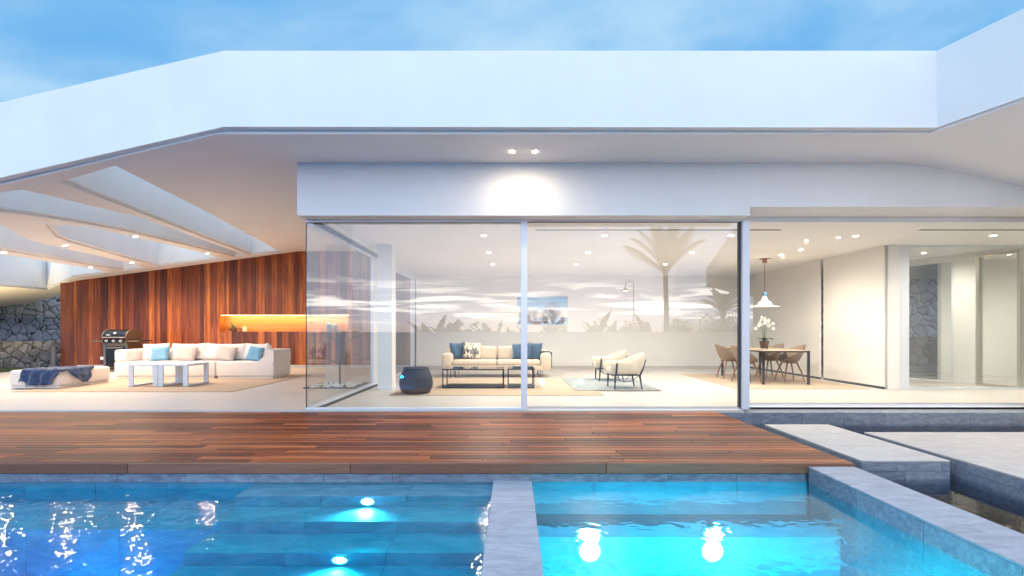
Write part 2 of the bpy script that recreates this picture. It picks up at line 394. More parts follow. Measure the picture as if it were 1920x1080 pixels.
# pool shell
b = MB()
b.box(-15, -.173, -4.6, 4.56, -1.5, -.95); b.box(.16, 2.6, .6, 4.56, -1.5, -.95)
rowtiles(b, -15, 2.6, 4.52, 4.60, -1.24, -.197, 28)
b.box(-15.3, -15, -4.6, 4.6, -1.5, -.12); b.box(-15.3, 2.6, -4.9, -4.6, -1.5, -.12)
b.box(.16, 2.6, .3, .6, -1.5, -.21)
rowtiles(b, -15, -2.285, 3.89, 4.518, -1.24, -.37, 18)
for k, (ya, yb, zt) in enumerate([(4.20, 4.518, -.215), (3.87, 4.198, -.303), (3.53, 3.868, -.390), (3.19, 3.528, -.478), (2.85, 3.188, -.565), (2.5, 2.848, -.65)]):
    rowtiles(b, -2.28, -.175, ya, yb, -1.24, zt, 3)
rowtiles(b, .166, 2.573, 4.02, 4.518, -.94, -.48, 2)
struct(b.build('pool_shell', 'pooltile'))
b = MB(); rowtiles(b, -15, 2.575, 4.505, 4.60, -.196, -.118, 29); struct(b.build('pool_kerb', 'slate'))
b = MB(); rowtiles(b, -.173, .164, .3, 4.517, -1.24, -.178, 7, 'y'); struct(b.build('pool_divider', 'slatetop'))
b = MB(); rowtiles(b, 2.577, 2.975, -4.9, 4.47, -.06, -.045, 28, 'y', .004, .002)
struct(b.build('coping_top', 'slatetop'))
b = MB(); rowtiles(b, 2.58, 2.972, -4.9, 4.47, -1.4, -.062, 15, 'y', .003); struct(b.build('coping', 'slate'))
# pond bed
b = MB(); b.box(2.9, 16, -4.9, 7.35, -.8, -.44); struct(b.build('pond_floor', 'pondbed'))
b = MB()
for i in range(22):
    for k in range(2): b.box(2.92+i*.6, 2.92+i*.6+.597, 7.30, 7.62, -.44+k*.21, -.44+k*.21+.207 if k == 0 else -.03, .002, 1)
struct(b.build('plinth', 'slate'))
# water bodies
M['pool_water'] = waterm('pool_water', (.0, .95, .987), 4.8, .5, 15, .0, stretch=(1, .9, 1), bdist=.0062, fior=1.2)
M['spa_water'] = waterm('spa_water', (.0, .962, .985), 2.0, .9, 8.0, .30, refr=1.07, bdist=.05, fior=1.2, gb=.12)
M['pond_water'] = waterm('pond_water', (.30, .42, .60), 5.0, .02, 3.0, .0, bdist=.004)
struct(MB().box(-15.05, -.10, -4.65, 4.57, -1.3, WL).build('pool_water', 'pool_water'))
struct(MB().box(.10, 2.65, .50, 4.57, -1.0, WL+.002).build('spa_water', 'spa_water'))
struct(MB().prism([(2.97, -4.9), (16, -4.9), (16, 7.31), (2.89, 7.31), (2.89, 4.5), (2.97, 4.5)], -.5, WL).build('pond_water', 'pond_water'))
# far terraces behind the viewer
b = MB(); b.box(-15.3, 17, -7.0, -4.9, -1.5, -.10); b.box(-40, -15.3, -7.0, 7, -1.5, -.10); struct(b.build('terrace', 'floor'))
# deck
def deck_right(y): return 2.91+(7.35-y)*.027
b = MB(); n = 25; pitch = (7.30-4.52)/n
rr = random.Random(3)
for i in range(n):
    y0 = 4.52+i*pitch; x = -10.5-rr.random()*1.5; xr = deck_right(y0)
    while x < xr:
        x2 = x+rr.uniform(.9, 2.3)
        if xr-x2 < .4: x2 = xr
        b.box(x+.0015, min(x2, xr)-.0015, y0+.003, y0+pitch-.003, -.045, -.02, .003, 1); x = x2
struct(b.build('deck', 'deck'))
b = MB(); x = -11
while x < deck_right(4.5):
    x2 = x+rr.uniform(1.6, 2.6)
    if deck_right(4.5)-x2 < .6: x2 = deck_right(4.5)
    b.box(x+.001, x2-.001, 4.488, 4.519, -.116, -.021, .008, 3); x = x2
struct(b.build('deck_edge', 'deckedge'))
b = MB(); b.prism([(-12, 4.53), (2.955, 4.53), (2.89, 7.29), (-12, 7.29)], -.42, -.05)
struct(b.build('deck_base', 'slate'))
# floors
b = MB(); b.prism([(-14, 7.315), (3.3, 7.315), (3.3, 7.60), (16, 7.60), (16, 18.5), (7.4, 18.5), (7.4, 15.7), (-13.9, 15.7), (-13.9, 13.3), (-14, 13.3)], -.40, 0)
struct(b.build('floor', 'floor'))

# ---- stepping stones
def slab(x0, x1, y0, y1, ys, xs, label):
    e = empty('stone_slab', (x0, y0, -.44), label, 'stone slab')
    b = MB()
    for a, c in zip(ys, ys[1:]):
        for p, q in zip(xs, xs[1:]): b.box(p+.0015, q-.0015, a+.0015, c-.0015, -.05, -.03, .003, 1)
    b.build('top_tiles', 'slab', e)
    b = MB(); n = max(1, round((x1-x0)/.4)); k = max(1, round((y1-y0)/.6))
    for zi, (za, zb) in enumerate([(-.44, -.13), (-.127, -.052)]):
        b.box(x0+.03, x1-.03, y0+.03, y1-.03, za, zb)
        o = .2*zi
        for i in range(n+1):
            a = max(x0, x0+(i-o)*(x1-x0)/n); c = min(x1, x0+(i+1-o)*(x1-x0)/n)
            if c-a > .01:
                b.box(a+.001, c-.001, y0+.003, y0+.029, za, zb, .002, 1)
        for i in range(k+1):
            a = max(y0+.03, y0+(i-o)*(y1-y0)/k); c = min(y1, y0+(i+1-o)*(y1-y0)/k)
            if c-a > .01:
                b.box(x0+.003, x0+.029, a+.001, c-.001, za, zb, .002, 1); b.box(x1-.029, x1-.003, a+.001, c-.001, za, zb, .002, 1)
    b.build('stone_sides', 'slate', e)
slab(3.14, 3.94, 4.61, 6.40, [4.61, 5.2, 5.8, 6.4], [3.14, 3.94], 'narrow pale stone slab over dark water beside the wooden deck corner')
slab(4.05, 9.45, -3.2, 5.91, [-3.2, -2.4, -1.6, -.8, 0, .8, 1.6, 2.4, 3.2, 4.1, 5.0, 5.91], [4.05, 4.85, 6.2, 7.55, 8.9, 9.45], 'broad pale stone terrace slab in shallow water at right edge')

# ================================================================== house
house = empty('house', (0, 7.4, 0), 'white modern villa with folded overhanging roof and tall glass walls', 'house')
def hp(mb, name, m, parent=None, **k): return mb.build(name, m, parent or house, **k)
def zP(x, y): return 3.638+.1323*x+.053*y-.042
def onP(px, py):                                   # pixel ray meets the sloping left soffit
    a, c = (px-CX)/F, -(py-CY)/F
    Y = (3.638-.042-H)/(c-.1323*a-.053); return (a*Y, Y)
A, B0, E = (-3.34, 5.91), (-6.62, 6.60), (4.894, 5.91)
def onB(t): return (A[0]+(B0[0]-A[0])*t, A[1]+(B0[1]-A[1])*t)
# --- fascia: vertices (x, y, z bottom, z top)
fl = [(*onB(2.6), 3.495-.385*2.6, 4.372-.292*2.6), (*A, 3.495, 4.372), (*E, 3.485, 4.372), (4.894+.294*18, 5.91-18, 3.485, 4.372)]
T = .10
def off(i):
    if i == 0: return (0.02, T)
    if i == 1: return (.01, T)
    if i == 2: return (T*.75, T)
    return (T, 0)
b = MB()
for i in range(3):
    p, q = fl[i], fl[i+1]; po, qo = off(i), off(i+1)
    a = (p[0], p[1]); c = (q[0], q[1]); ai = (p[0]+po[0], p[1]+po[1]); ci = (q[0]+qo[0], q[1]+qo[1])
    b.face([(*a, p[2]), (*c, q[2]), (*c, q[3]), (*a, p[3])]); b.face([(*ci, q[2]), (*ai, p[2]), (*ai, p[3]), (*ci, q[3])])
    b.face([(*a, p[2]), (*ai, p[2]), (*ci, q[2]), (*c, q[2])]); b.face([(*a, p[3]), (*c, q[3]), (*ci, q[3]), (*ai, p[3])])
e3 = fl[3]; b.face([(e3[0], e3[1], e3[2]), (e3[0]+9, e3[1], e3[2]-.5), (e3[0]+9, e3[1], e3[3]), (e3[0], e3[1], e3[3])])
hp(b, 'fascia', 'render')
# --- roof with five light wells
wells = [
 [(124,342),(215,315),(386,400),(522,472),(472,477.6),(320,419),(180,364.5)],
 [(-80,375),(0,363.5),(42,358),(180,390.5),(258,409),(360,445),(459,479),(443,481),(380,466),(223,429),(128,413),(57,402),(0,395),(-80,388)],
 [(93,422),(159,426),(200,435),(380,475),(412,485),(296,499),(200,472),(130,452),(111,444)],
 [(-80,385),(0,424),(31,442),(55,453),(111,465),(200,485),(271,502.5),(232,507),(220,505),(0,467.6),(-80,456)],
 [(-80,466),(0,478),(157,502),(203,510.5),(137,519.5),(88,543),(0,536),(-80,530)]]
wells = [[onP(*p) for p in wl] for wl in wells]
def area(pl): return .5*sum(pl[i][0]*pl[(i+1) % len(pl)][1]-pl[(i+1) % len(pl)][0]*pl[i][1] for i in range(len(pl)))
wells = [wl if area(wl) > 0 else wl[::-1] for wl in wells]
def outset(pl, d):
    out = []; n = len(pl)
    for i in range(n):
        p0, p, p1 = Vector(pl[i-1]), Vector(pl[i]), Vector(pl[(i+1) % n])
        d0 = (p-p0).normalized(); d1 = (p1-p).normalized(); n0 = Vector((d0.y, -d0.x)); n1 = Vector((d1.y, -d1.x))
        m = (n0+n1).normalized(); k = min(2.2, 1/max(.2, m.dot(n0)))
        out.append(tuple(p+m*d*k))
    return out
RIM = .055
outer = [outset(wl, RIM) for wl in wells]
lin = lambda t, o: (onB(t)[0], onB(t)[1]+o)
left = [(-3.49, 6.03), (-6.62, 15.9), (-13.3, 15.9), (-14.0, 16.3), (-15.35, 17.7), (-22.4, 22.3), (-21.5, 13), lin(2.6, .13), lin(1, .13)]
b = MB(); b.poly_holes([left]+outer, zP)
zC = lambda x, y: zP(-3.49, 6.03)+.0125*(y-6.03)
b.poly_holes([[(-3.49, 6.03), (4.9, 6.03), (5.42, 7.3), (5.42, 16), (-6.62, 15.9)]], lambda x, y: zP(x, y) if x < -3.4 else zC(x, y))
z0 = zC(4.9, 6.03)
F2 = (4.97+.294*18, -12.0, z0)
def zR(x, y):
    if y > 6.03: xl = 4.9+.41*(y-6.03); d = (x-xl)*.92; return z0+.0125*(y-6.03)-min(.46, .25*d*d/(d+.35))
    d = (x-(4.9+.41*(y-6.03)))*.92; w_ = (x-(4.9+.294*(6.03-y)))*1.25
    m = min(d, w_); k = .5; h_ = max(k-abs(d-w_), 0)/k
    m = max(0, min(m-h_*h_*k*.25, 4.5)); return z0-min(.46, .25*m*m/(m+.35)) if w_ > 0 else z0
ys = [15.9, 12, 9, 7.6, 7.3, 7.0, 6.7, 6.4, 6.2, 6.03]+[6.03-i*.3 for i in range(1, 14)]+[1.2, 0, -2, -5, -8.5, -12]
rw = []
for y in ys:
    xl = 4.9+.41*(min(y, 7.3)-6.03) if y > 6.03 else 4.9+.294*(6.03-y)
    rw.append([(xl+v, y, zR(xl+v, y)) for v in (0, .15, .3, .5, .75, 1.0, 1.3, 1.7, 2.2, 3, 4, 6, 9)])
b.rings(rw, cap=False, closed=False)
# lip down the front edge
lipl = [lin(2.6, .13), lin(1, .13), (-3.49, 6.03), (4.9, 6.03), F2[:2]]
for p, q in zip(lipl, lipl[1:]):
    zp = zP(*p) if p[0] < -3.4 else zC(*p) if p != F2[:2] else z0; zq = zP(*q) if q[0] < -3.4 else zC(*q) if q != F2[:2] else z0
    b.face([(*p, zp), (*q, zq), (*q, zq+.16), (*p, zp+.16)])
bmesh.ops.remove_doubles(b.bm, verts=b.bm.verts, dist=.002); soffit = hp(b, 'soffit', 'soffit', smooth=35, fixn=True)
b = MB(); b.poly_holes([left]+wells, lambda x, y: zP(x, y)+.93); roofz = 4.3
b.face([(-3.49, 6.0, 4.2), (5, 6.0, 4.2), (16, 7, 4.2), (16, 18, 4.2), (-6.62, 16, 4.2)])
b.face([(5, 6.0, 4.2), (10.2, -12, 4.2), (19, -12, 4.2), (16, 7, 4.2)])
hp(b, 'roof_deck', 'render')
for wl, ol in zip(wells, outer):
    n = len(wl); b = MB()
    for i in range(n):
        j = (i+1) % n
        def q(p, dz): return (p[0], p[1], zP(*p)+dz)
        b.face([q(ol[i], 0), q(ol[j], 0), q(ol[j], .045), q(ol[i], .045)])
        b.face([q(ol[i], .045), q(ol[j], .045), q(wl[j], .045), q(wl[i], .045)])
        b.face([q(wl[i], .045), q(wl[j], .045), q(wl[j], .95), q(wl[i], .95)])
    hp(b, 'light_well', 'render')

# --- lintels, walls, ceiling
b = MB(); b.box(-2.995, 15, 7.10, 7.72, 2.857, 3.75); b.box(-2.995, -2.80, 7.72, 15.6, 2.80, 3.75); hp(b, 'lintel', 'render')
hp(MB().box(-2.992, 3.28, 7.093, 7.345, 2.735, 2.855), 'pelmet', 'render')
b = MB(); b.box(-2.8, 7.25, 7.73, 15.6, 2.80, 2.86); b.box(7.25, 15, 7.73, 18, 2.80, 2.86); hp(b, 'ceiling', 'wall')
b = MB(); b.box(-2.95, 7.5, 15.60, 15.8, 0, 3.8); hp(b, 'back_wall', 'wall')
b = MB(); b.box(-2.9, 7.2, 15.57, 15.597, 0, .07); hp(b, 'skirting', 'floor')
b = MB(); b.box(7.20, 7.235, 9.95, 11.88, .05, 2.80); b.box(7.20, 7.235, 12.02, 15.59, .05, 2.80); hp(b, 'panel_wall', 'gloss')
b = MB(); b.box(7.205, 7.23, 9.97, 11.87, 0, .05); b.box(7.205, 7.23, 12.03, 15.59, 0, .05); hp(b, 'recessed_plinth', 'alud')
b = MB(); b.box(-2.61, -2.33, 9.86, 10.16, 0, 2.80, .004, 1); hp(b, 'column', 'render')
b = MB(); b.box(-2.99, -2.78, 7.40, 15.6, 2.735, 2.797); hp(b, 'side_header', 'render')
for x0, x1 in [(.37, 4.40), (6.7, 11)]: hp(MB().box(x0, x1, 8.40, 8.46, 2.794, 2.803), 'air_slot', 'alud')

# --- windows
def window(nm, frame, glass, parent=None):
    f = MB()
    for bx in frame: f.box(*bx, .002, 1)
    fo = hp(f, nm, 'alu')
    g = MB(); g.box(*glass); g.build('glass_pane', 'glass', fo)
    return fo
w1 = window('window', [(-2.99, .125, 7.365, 7.435, 2.70, 2.73), (-2.99, .125, 7.355, 7.445, 0.002, .03), (.115, .205, 7.36, 7.50, .004, 2.732)], (-2.985, .115, 7.395, 7.407, .03, 2.70))
w2 = window('window', [(.205, 3.29, 7.455, 7.51, 2.725, 2.745), (.205, 3.29, 7.45, 7.53, .002, .02), (3.32, 3.42, 7.40, 7.50, .001, 2.74), (3.40, 3.42, 7.502, 7.74, .001, 2.74)], (.205, 3.29, 7.475, 7.487, .02, 2.725))
hp(MB().box(3.292, 3.318, 7.46, 7.52, .02, 2.73), 'gasket_post', 'alud', w2)
hp(MB().box(-2.98, .11, 7.39, 7.41, 2.694, 2.699), 'glass_seal', 'alud', w1); hp(MB().box(-2.992, -2.984, 7.39, 7.412, .03, 2.7), 'glass_seal', 'alud', w1)
for z in (2.718, .0205): hp(MB().box(.207, 3.29, 7.47, 7.49, z, z+.0065), 'glass_seal', 'alud', w2)
w3 = window('window', [(3.43, 15, 7.74, 7.80, 2.78, 2.85), (3.43, 15, 7.70, 7.82, -.02, .035), (3.43, 15, 7.60, 7.70, -.028, .012)], (3.43, 15, 7.765, 7.777, .035, 2.78))
hp(MB().box(3.43, 15, 7.757, 7.785, .0355, .041), 'glass_seal', 'alud', w3)
window('window', [(-2.99, -2.90, 7.44, 11.2, 2.66, 2.735), (-3.0, -2.88, 7.45, 11.2, .002, .035), (-2.99, -2.93, 10.74, 11.15, .035, 2.66)], (-2.983, -2.971, 7.41, 10.74, .035, 2.66))
hp(MB().box(-2.90, -2.84, 7.44, 11.2, 2.69, 2.735), 'track', 'alud'); hp(MB().box(-2.88, -2.80, 7.44, 11.2, .002, .012), 'track', 'alud')
window('window', [(-2.99, -2.92, 11.2, 15.3, 2.62, 2.735), (-2.99, -2.90, 11.2, 15.3, .002, .035), (-2.99, -2.93, 14.9, 15.3, .035, 2.62), (-2.99, -2.93, 11.2, 11.6, .035, 2.62)], (-2.983, -2.971, 11.6, 14.9, .035, 2.62))
# inner glazing to the hall at right
hp(MB().box(7.28, 7.50, 9.93, 10.05, 0, 2.80, .003, 1), 'column', 'wall')
window('window', [(7.50, 7.70, 9.95, 10.03, 0.001, 2.80), (7.70, 9.95, 9.96, 10.0, 2.765, 2.80), (7.70, 9.95, 9.95, 10.01, 0.001, .03)], (7.70, 9.93, 9.975, 9.987, .03, 2.765))
def obl(y, o=0): return 9.93-(y-9.95)*.24+o           # oblique hall wall
def oslab(y0, y1, z0, z1, th=.1, o=0): return MB().prism([(obl(y0, o), y0), (obl(y0, o)+th, y0), (obl(y1, o)+th, y1), (obl(y1, o), y1)], z0, z1)
b = MB()
for (ya, yb, za, zb) in [(10.75, 11.2, 0, 2.8), (11.2, 12.4, 2.66, 2.8), (11.2, 12.4, 0, .02), (9.95, 10.75, 2.72, 2.8)]:
    b.prism([(obl(ya), ya), (obl(ya)+.1, ya), (obl(yb)+.1, yb), (obl(yb), yb)], za, zb)
b.prism([(obl(12.4), 12.4), (obl(12.4)+.1, 12.4), (8.3, 12.6), (8.3, 12.4)], 0, 2.8)
hp(b, 'hall_wall', 'wall')
dfr = MB()
for (ya, yb, za, zb) in [(10.69, 10.745, 0.002, 2.718), (9.99, 10.04, 0.002, 2.718), (10.04, 10.69, 2.67, 2.718), (10.04, 10.69, 0.002, .05)]:
    dfr.prism([(obl(ya, -.03), ya), (obl(ya)+.06, ya), (obl(yb)+.06, yb), (obl(yb, -.03), yb)], za, zb)
door = hp(dfr, 'hall_door', 'steel')
oslab(10.04, 10.69, .05, 2.67, .02).build('glass_pane', 'glass', door)
wg = MB()
for (ya, yb) in [(11.2, 11.24), (12.36, 12.4)]: wg.prism([(obl(ya), ya), (obl(ya)+.08, ya), (obl(yb)+.08, yb), (obl(yb), yb)], .02, 2.66)
wgo = hp(wg, 'window', 'alu'); oslab(11.24, 12.36, .02, 2.66, .012, .03).build('glass_pane', 'glass', wgo)
b = MB(); b.box(9.95, 15, 11.9, 12.0, 0, 2.8); b.box(12.4, 12.5, 7.8, 11.9, 0, 2.8); hp(b, 'hall_wall', 'wall')
# wing wall at the far right and front
b = MB(); b.prism([(7.25, 7.09), (7.55, 7.09), (13.2, -12), (12.9, -12)], -.5, 3.4); hp(b, 'wing_wall', 'render'); hp(MB().box(7.56, 15, 6.9, 7.08, -.5, 3.2), 'wing_wall', 'render')  # second box: unseen wall, added to keep reflected sky out of the hall glass

# --- timber clad wall with lit niche
tw = empty('timber_wall', (-8, 15.6, 0)); tw.parent = house; tw.location = Vector((-8, 15.6, 0))-house.location
nx0, nx1, nz0, nz1 = -8.95, -5.02, 1.115, 1.61
rr = random.Random(11)
b = MB(); x = -13.3
def top(x, y): return zP(x, y)+.03
while x < -2.999:
    x2 = min(-2.999, x+rr.choice([.075, .10, .12, .14, .16, .19, .22]))
    if -2.999-x2 < .05: x2 = -2.999
    d = rr.uniform(0, .003); y0, y1 = 15.60+d, 15.65
    def seg(xa, xb, za, zb0, zb1):
        b.hexa([(xa+.0012, y0, za), (xb-.0012, y0, za), (xb-.0012, y1, za), (xa+.0012, y1, za)], [(xa+.0012, y0, zb0), (xb-.0012, y0, zb1), (xb-.0012, y1, zb1), (xa+.0012, y1, zb0)])
    ta, tb = min(top(x, 15.6), 3.66), min(top(x2, 15.6), 3.66)
    if x2 > nx0 and x < nx1:
        cuts = [x]+[c for c in (nx0, nx1) if x < c < x2]+[x2]
        for ca, cb in zip(cuts, cuts[1:]):
            if ca >= nx0-1e-6 and cb <= nx1+1e-6: seg(ca, cb, .10, nz0, nz0); seg(ca, cb, nz1, min(top(ca, 15.6), 3.66), min(top(cb, 15.6), 3.66))
            else: seg(ca, cb, .10, min(top(ca, 15.6), 3.66), min(top(cb, 15.6), 3.66))
    else: seg(x, x2, .10, ta, tb)
    x = x2
for k in range(4):                                  # the short return at its left end
    xa, ya = -13.301-.165*k, 15.6+.0925*k; xb, yb = xa-.164, ya+.0925
    b.hexa([(xb, yb, .1), (xa, ya, .1), (xa+.02, ya+.05, .1), (xb+.02, yb+.05, .1)], [(xb, yb, top(xb, yb)), (xa, ya, top(xa, ya)), (xa+.02, ya+.05, top(xa, ya)), (xb+.02, yb+.05, top(xb, yb))])
b.build('cladding_boards', 'cedar', tw)
b = MB(); b.box(-13.9, -13.3, 15.72, 16.2, 0, 2.6); b.box(-13.3, nx0-.02, 15.652, 16.3, 0, 3.6); b.box(nx1+.02, -3.0, 15.652, 16.3, 0, 3.8); b.box(nx0-.02, nx1+.02, 15.652, 16.3, 0, nz0-.02); b.box(nx0-.02, nx1+.02, 15.652, 16.3, nz1+.02, 3.8)
b.build('wall_core', 'cedar', tw)
hp(MB().box(-13.29, -3.0, 15.60, 15.65, 0, .095), 'skirting', 'floor')
b = MB()
for k in range(4): b.box(nx0, nx1, 15.93, 15.95, nz0+k*.1245, nz0+(k+1)*.1245-.002)
b.box(nx0-.018, nx0, 15.651, 15.95, nz0, nz1); b.box(nx1, nx1+.018, 15.651, 15.95, nz0, nz1); b.box(nx0, nx1, 15.651, 15.93, nz0-.018, nz0); b.box(nx0, nx1, 15.70, 15.93, nz1, nz1+.018)
nic = b.build('niche', 'niche', tw)
MB().box(nx0+.02, nx1-.02, 15.66, 15.69, nz1-.006, nz1+.003).build('light_strip', 'led', nic)
d = bpy.data.lights.new('niche_light', 'AREA'); d.shape = 'RECTANGLE'; d.size = 3.8; d.size_y = .03; d.energy = 32; d.color = (1, .66, .28)
o = bpy.data.objects.new('niche_light', d); col.objects.link(o); o.parent = nic; o.location = Vector(((nx0+nx1)/2, 15.71, nz1-.012))-wloc(nic); o.rotation_euler = (R(25), 0, 0)

# ------------------------------------------------------------------ stone walls and bollard at the left, wall in the court
tag(MB().box(-40, -12.9, 16.35, 16.9, -.3, .80).build('stone_wall', 'rubbled', origin='base'), 'low dark rubble wall behind the lawn, left of the timber wall', 'stone wall')
tag(MB().box(-45, -12.0, 19.5, 20.3, -.3, 6.0).build('stone_wall', 'rubble', origin='base'), 'tall blue grey basalt retaining wall beyond the low wall at left', 'stone wall')
tag(MB().box(7.9, 22, 16.5, 17.2, -.3, 5.5).build('stone_wall', 'rubble', origin='base'), 'grey rubble wall seen through the hall glazing at far right', 'stone wall')
tag(MB().box(7.9, 22, 15.6, 16.2, -.3, .95).build('stone_wall', 'rubbled', origin='base'), 'low dark rubble wall in the court beyond the hall glazing', 'stone wall')
M['bollard'] = plain('grey_bollard_paint', (.10, .11, .135), .5)
bl = empty('bollard', (-14.0, 15.6, -.03), 'short grey cylindrical bollard light on the lawn by the dark rubble wall', 'bollard')
MB().lathe([(.07, -.03), (.07, .62), (.06, .64)], (-14.0, 15.6, 0), 20).build('post', 'bollard', bl, 40)
MB().lathe([(.075, -.03), (.075, -.01)], (-14.0, 15.6, 0), 20).build('base_plate', 'alud', bl, 40)

# ------------------------------------------------------------------ downlights
def downlight(loc, label, group, energy, r=.045, nrm=None, size=165, color=(1, .78, .5)):
    e = empty('downlight', loc, label, 'downlight', group)
    b = MB(); n = 20
    b.rings([[(rr_*math.cos(2*math.pi*i/n), rr_*math.sin(2*math.pi*i/n), z) for i in range(n)] for rr_, z in [(r+.012, .0), (r+.012, -.008), (r, -.008), (r, 0)]], cap=False)
    tr = b.build('trim_ring', 'alwhite', None, 40); tr.parent = e
    b = MB(); b.lathe([(.001, -.006), (r*.9, -.006), (r*.9, -.002)], (0, 0, 0), 20); ln = b.build('lens', 'lens', None); ln.parent = e
    if nrm is not None: e.rotation_euler = Vector((0, 0, 1)).rotation_difference(nrm).to_euler()
    d = bpy.data.lights.new('lamp_light', 'SPOT'); d.energy = energy; d.spot_size = R(size); d.spot_blend = 1.0; d.color = color; d.shadow_soft_size = .05
    o = bpy.data.objects.new('lamp_light', d); col.objects.link(o); o.parent = e; o.location = (0, 0, -.05)
    if nrm is not None: o.rotation_euler = e.rotation_euler.to_matrix().inverted().to_euler()
    return e
nP = Vector((-.1323, -.053, 1)).normalized()
for px, py, lab in [(254, 443, 'lit downlight in the sloping porch soffit below the second roof opening, nearer the viewer'), (389, 475, 'lit downlight in the porch soffit nearest the right end of the timber wall'),
                    (122, 460, 'lit downlight in the porch soffit beside the pale triangle of light'), (247, 492, 'lit downlight in the porch soffit close above the middle of the timber wall'),
                    (7, 473, 'lit downlight in the porch soffit at the left picture edge'), (170, 501, 'lit downlight in the porch soffit above the left end of the timber wall')]:
    x, y = onP(px, py); downlight((x, y, zP(x, y)), lab, 'lamps in the porch soffit', 235, nrm=nP, size=165, color=(1, .72, .46))
downlight((-.013, 6.62, zC(0, 6.62)), 'lit downlight in the eaves over the middle glass wall, left of the pair', 'lamps in the eaves', 13, r=.04, size=178, color=(1, .80, .58))
downlight((.283, 6.62, zC(0, 6.62)), 'lit downlight in the eaves over the middle glass wall, right of the pair', 'lamps in the eaves', 13, r=.04, size=178, color=(1, .80, .58))
cols_ = {-.51: 'left row, above the sofa', 1.59: 'middle row', 3.79: 'right row of the lounge'}
rows_ = {8.90: 'closest to the glass front', 10.84: 'second from the glass front', 12.75: 'nearest the back wall'}
for x, cn in cols_.items():
    for y, rn in rows_.items():
        downlight((x, y, 2.798), f'lit ceiling downlight of the lounge, {cn}, {rn}', 'lamps in the lounge ceiling', 142, color=(1, .90, .77))
for x, y, lab in [(5.99, 8.95, 'lit ceiling downlight right of the pillar post, closest to the glass'), (5.92, 9.2, 'small lit downlight close left of the larger one by the glass'), (5.9, 10.5, 'lit ceiling downlight between the pendant and the white panel wall'), (5.87, 11.2, 'lit ceiling downlight nearest to the pendant lamp canopy')]:
    if y == 9.2: x, y = 5.78, 9.1
    downlight((x, y, 2.798), lab, 'lamps in the dining ceiling', 76, color=(1, .89, .74), r=.03 if x == 5.78 else .045)
downlight((8.35, 8.9, 2.798), 'lit ceiling downlight over the hall front at far right', 'lamps in the hall ceiling', 130, color=(1, .9, .76))
downlight((8.75, 10.9, 2.798), 'lit ceiling downlight behind the inner hall glazing', 'lamps in the hall ceiling', 120, color=(1, .9, .76))
downlight((11.2, 10.2, 2.798), 'lit ceiling downlight beyond the hall door', 'lamps in the hall ceiling', 130, color=(1, .9, .76))
downlight((10.8, 8.8, 2.798), 'lit ceiling downlight at the right picture edge of the hall', 'lamps in the hall ceiling', 120, color=(1, .9, .76))
for x, y in [(6.6, 4.0), (7.4, 1.5)]:
    downlight((x, y, zR(x, y)-.002), 'lit downlight under the roof wing %s' % ('beside the stone terrace' if y > 3 else 'towards the sea'), 'lamps in the roof wing', 250, color=(1, .74, .52))

# ------------------------------------------------------------------ underwater lamps
def poollamp(loc, label, energy, r=.075, color=(.62, .92, 1.0), dy=-1, tilt=0, cone=150, ex=1.0):
    x, y, z = loc
    e = empty('pool_lamp', loc, label, 'pool lamp')
    b = MB(); n = 24
    b.rings([[(x+ex*q*math.cos(2*math.pi*i/n), y+dy*d_, z+q*math.sin(2*math.pi*i/n)) for i in range(n)] for q, d_ in [(r*1.25, -.001), (r*1.25, .012), (r, .014), (r, 0)]], cap=False)
    b.build('bezel', 'steel', e, 40)
    b = MB(); b.rings([[(x+ex*q*math.cos(2*math.pi*i/n), y+dy*d_, z+q*math.sin(2*math.pi*i/n)) for i in range(n)] for q, d_ in [(r*.98, .001), (r*.98, .008), (r*.5, .016), (.002, .018)]]); b.build('lens', 'pled', e, 60)
    spotlight(e, (x, y+dy*.06, z), energy, cone, color, .05, .8, (R(90-tilt)*(1 if dy > 0 else -1), 0, 0))
    return e
poollamp((-1.19, 4.195, -.258), 'round lit pool lamp in the top underwater step', 45, .024, tilt=15, ex=2.1)
poollamp((-1.19, 3.525, -.436), 'round lit pool lamp in the lower underwater step', 45, .024, tilt=15, ex=2.1)
poollamp((.60, 4.015, -.585), 'glaring lit lamp under the spa bench, nearer the divider', 150, .085, (.75, .97, 1.0), tilt=25)
poollamp((1.56, 4.015, -.585), 'glaring lit lamp under the spa bench, nearer the right coping', 150, .085, (.75, .97, 1.0), tilt=25)
poollamp((-4.2, -4.59, -.6), 'added unseen fill lamp in the near pool wall, towards the steps', 4200, .04, (.35, .92, 1), 1, 40, 95)  # this pair: out of view, added as fill light for the pool floor
poollamp((-8.5, -4.59, -.6), 'added unseen fill lamp in the near pool wall, towards the lawn', 4200, .04, (.35, .92, 1), 1, 40, 95)
poollamp((-3.1, 3.885, -.83), 'added unseen fill lamp under the long pool ledge, beside the steps', 500, .05, (.35, .92, 1), -1, 20)  # ledge pair: below the view, added to brighten the deep water
poollamp((-5.0, 3.885, -.83), 'added unseen fill lamp under the long pool ledge, far from the steps', 700, .05, (.35, .92, 1), -1, 20)
poollamp((1.9, .605, -.30), 'added unseen fill lamp in the near spa wall, towards the coping', 1150, .085, (.75, .97, 1), 1, 36, 90)  # near spa pair: out of view, added to light the bench
poollamp((.8, .605, -.30), 'added unseen fill lamp in the near spa wall, towards the divider', 1150, .085, (.75, .97, 1), 1, 36, 90)

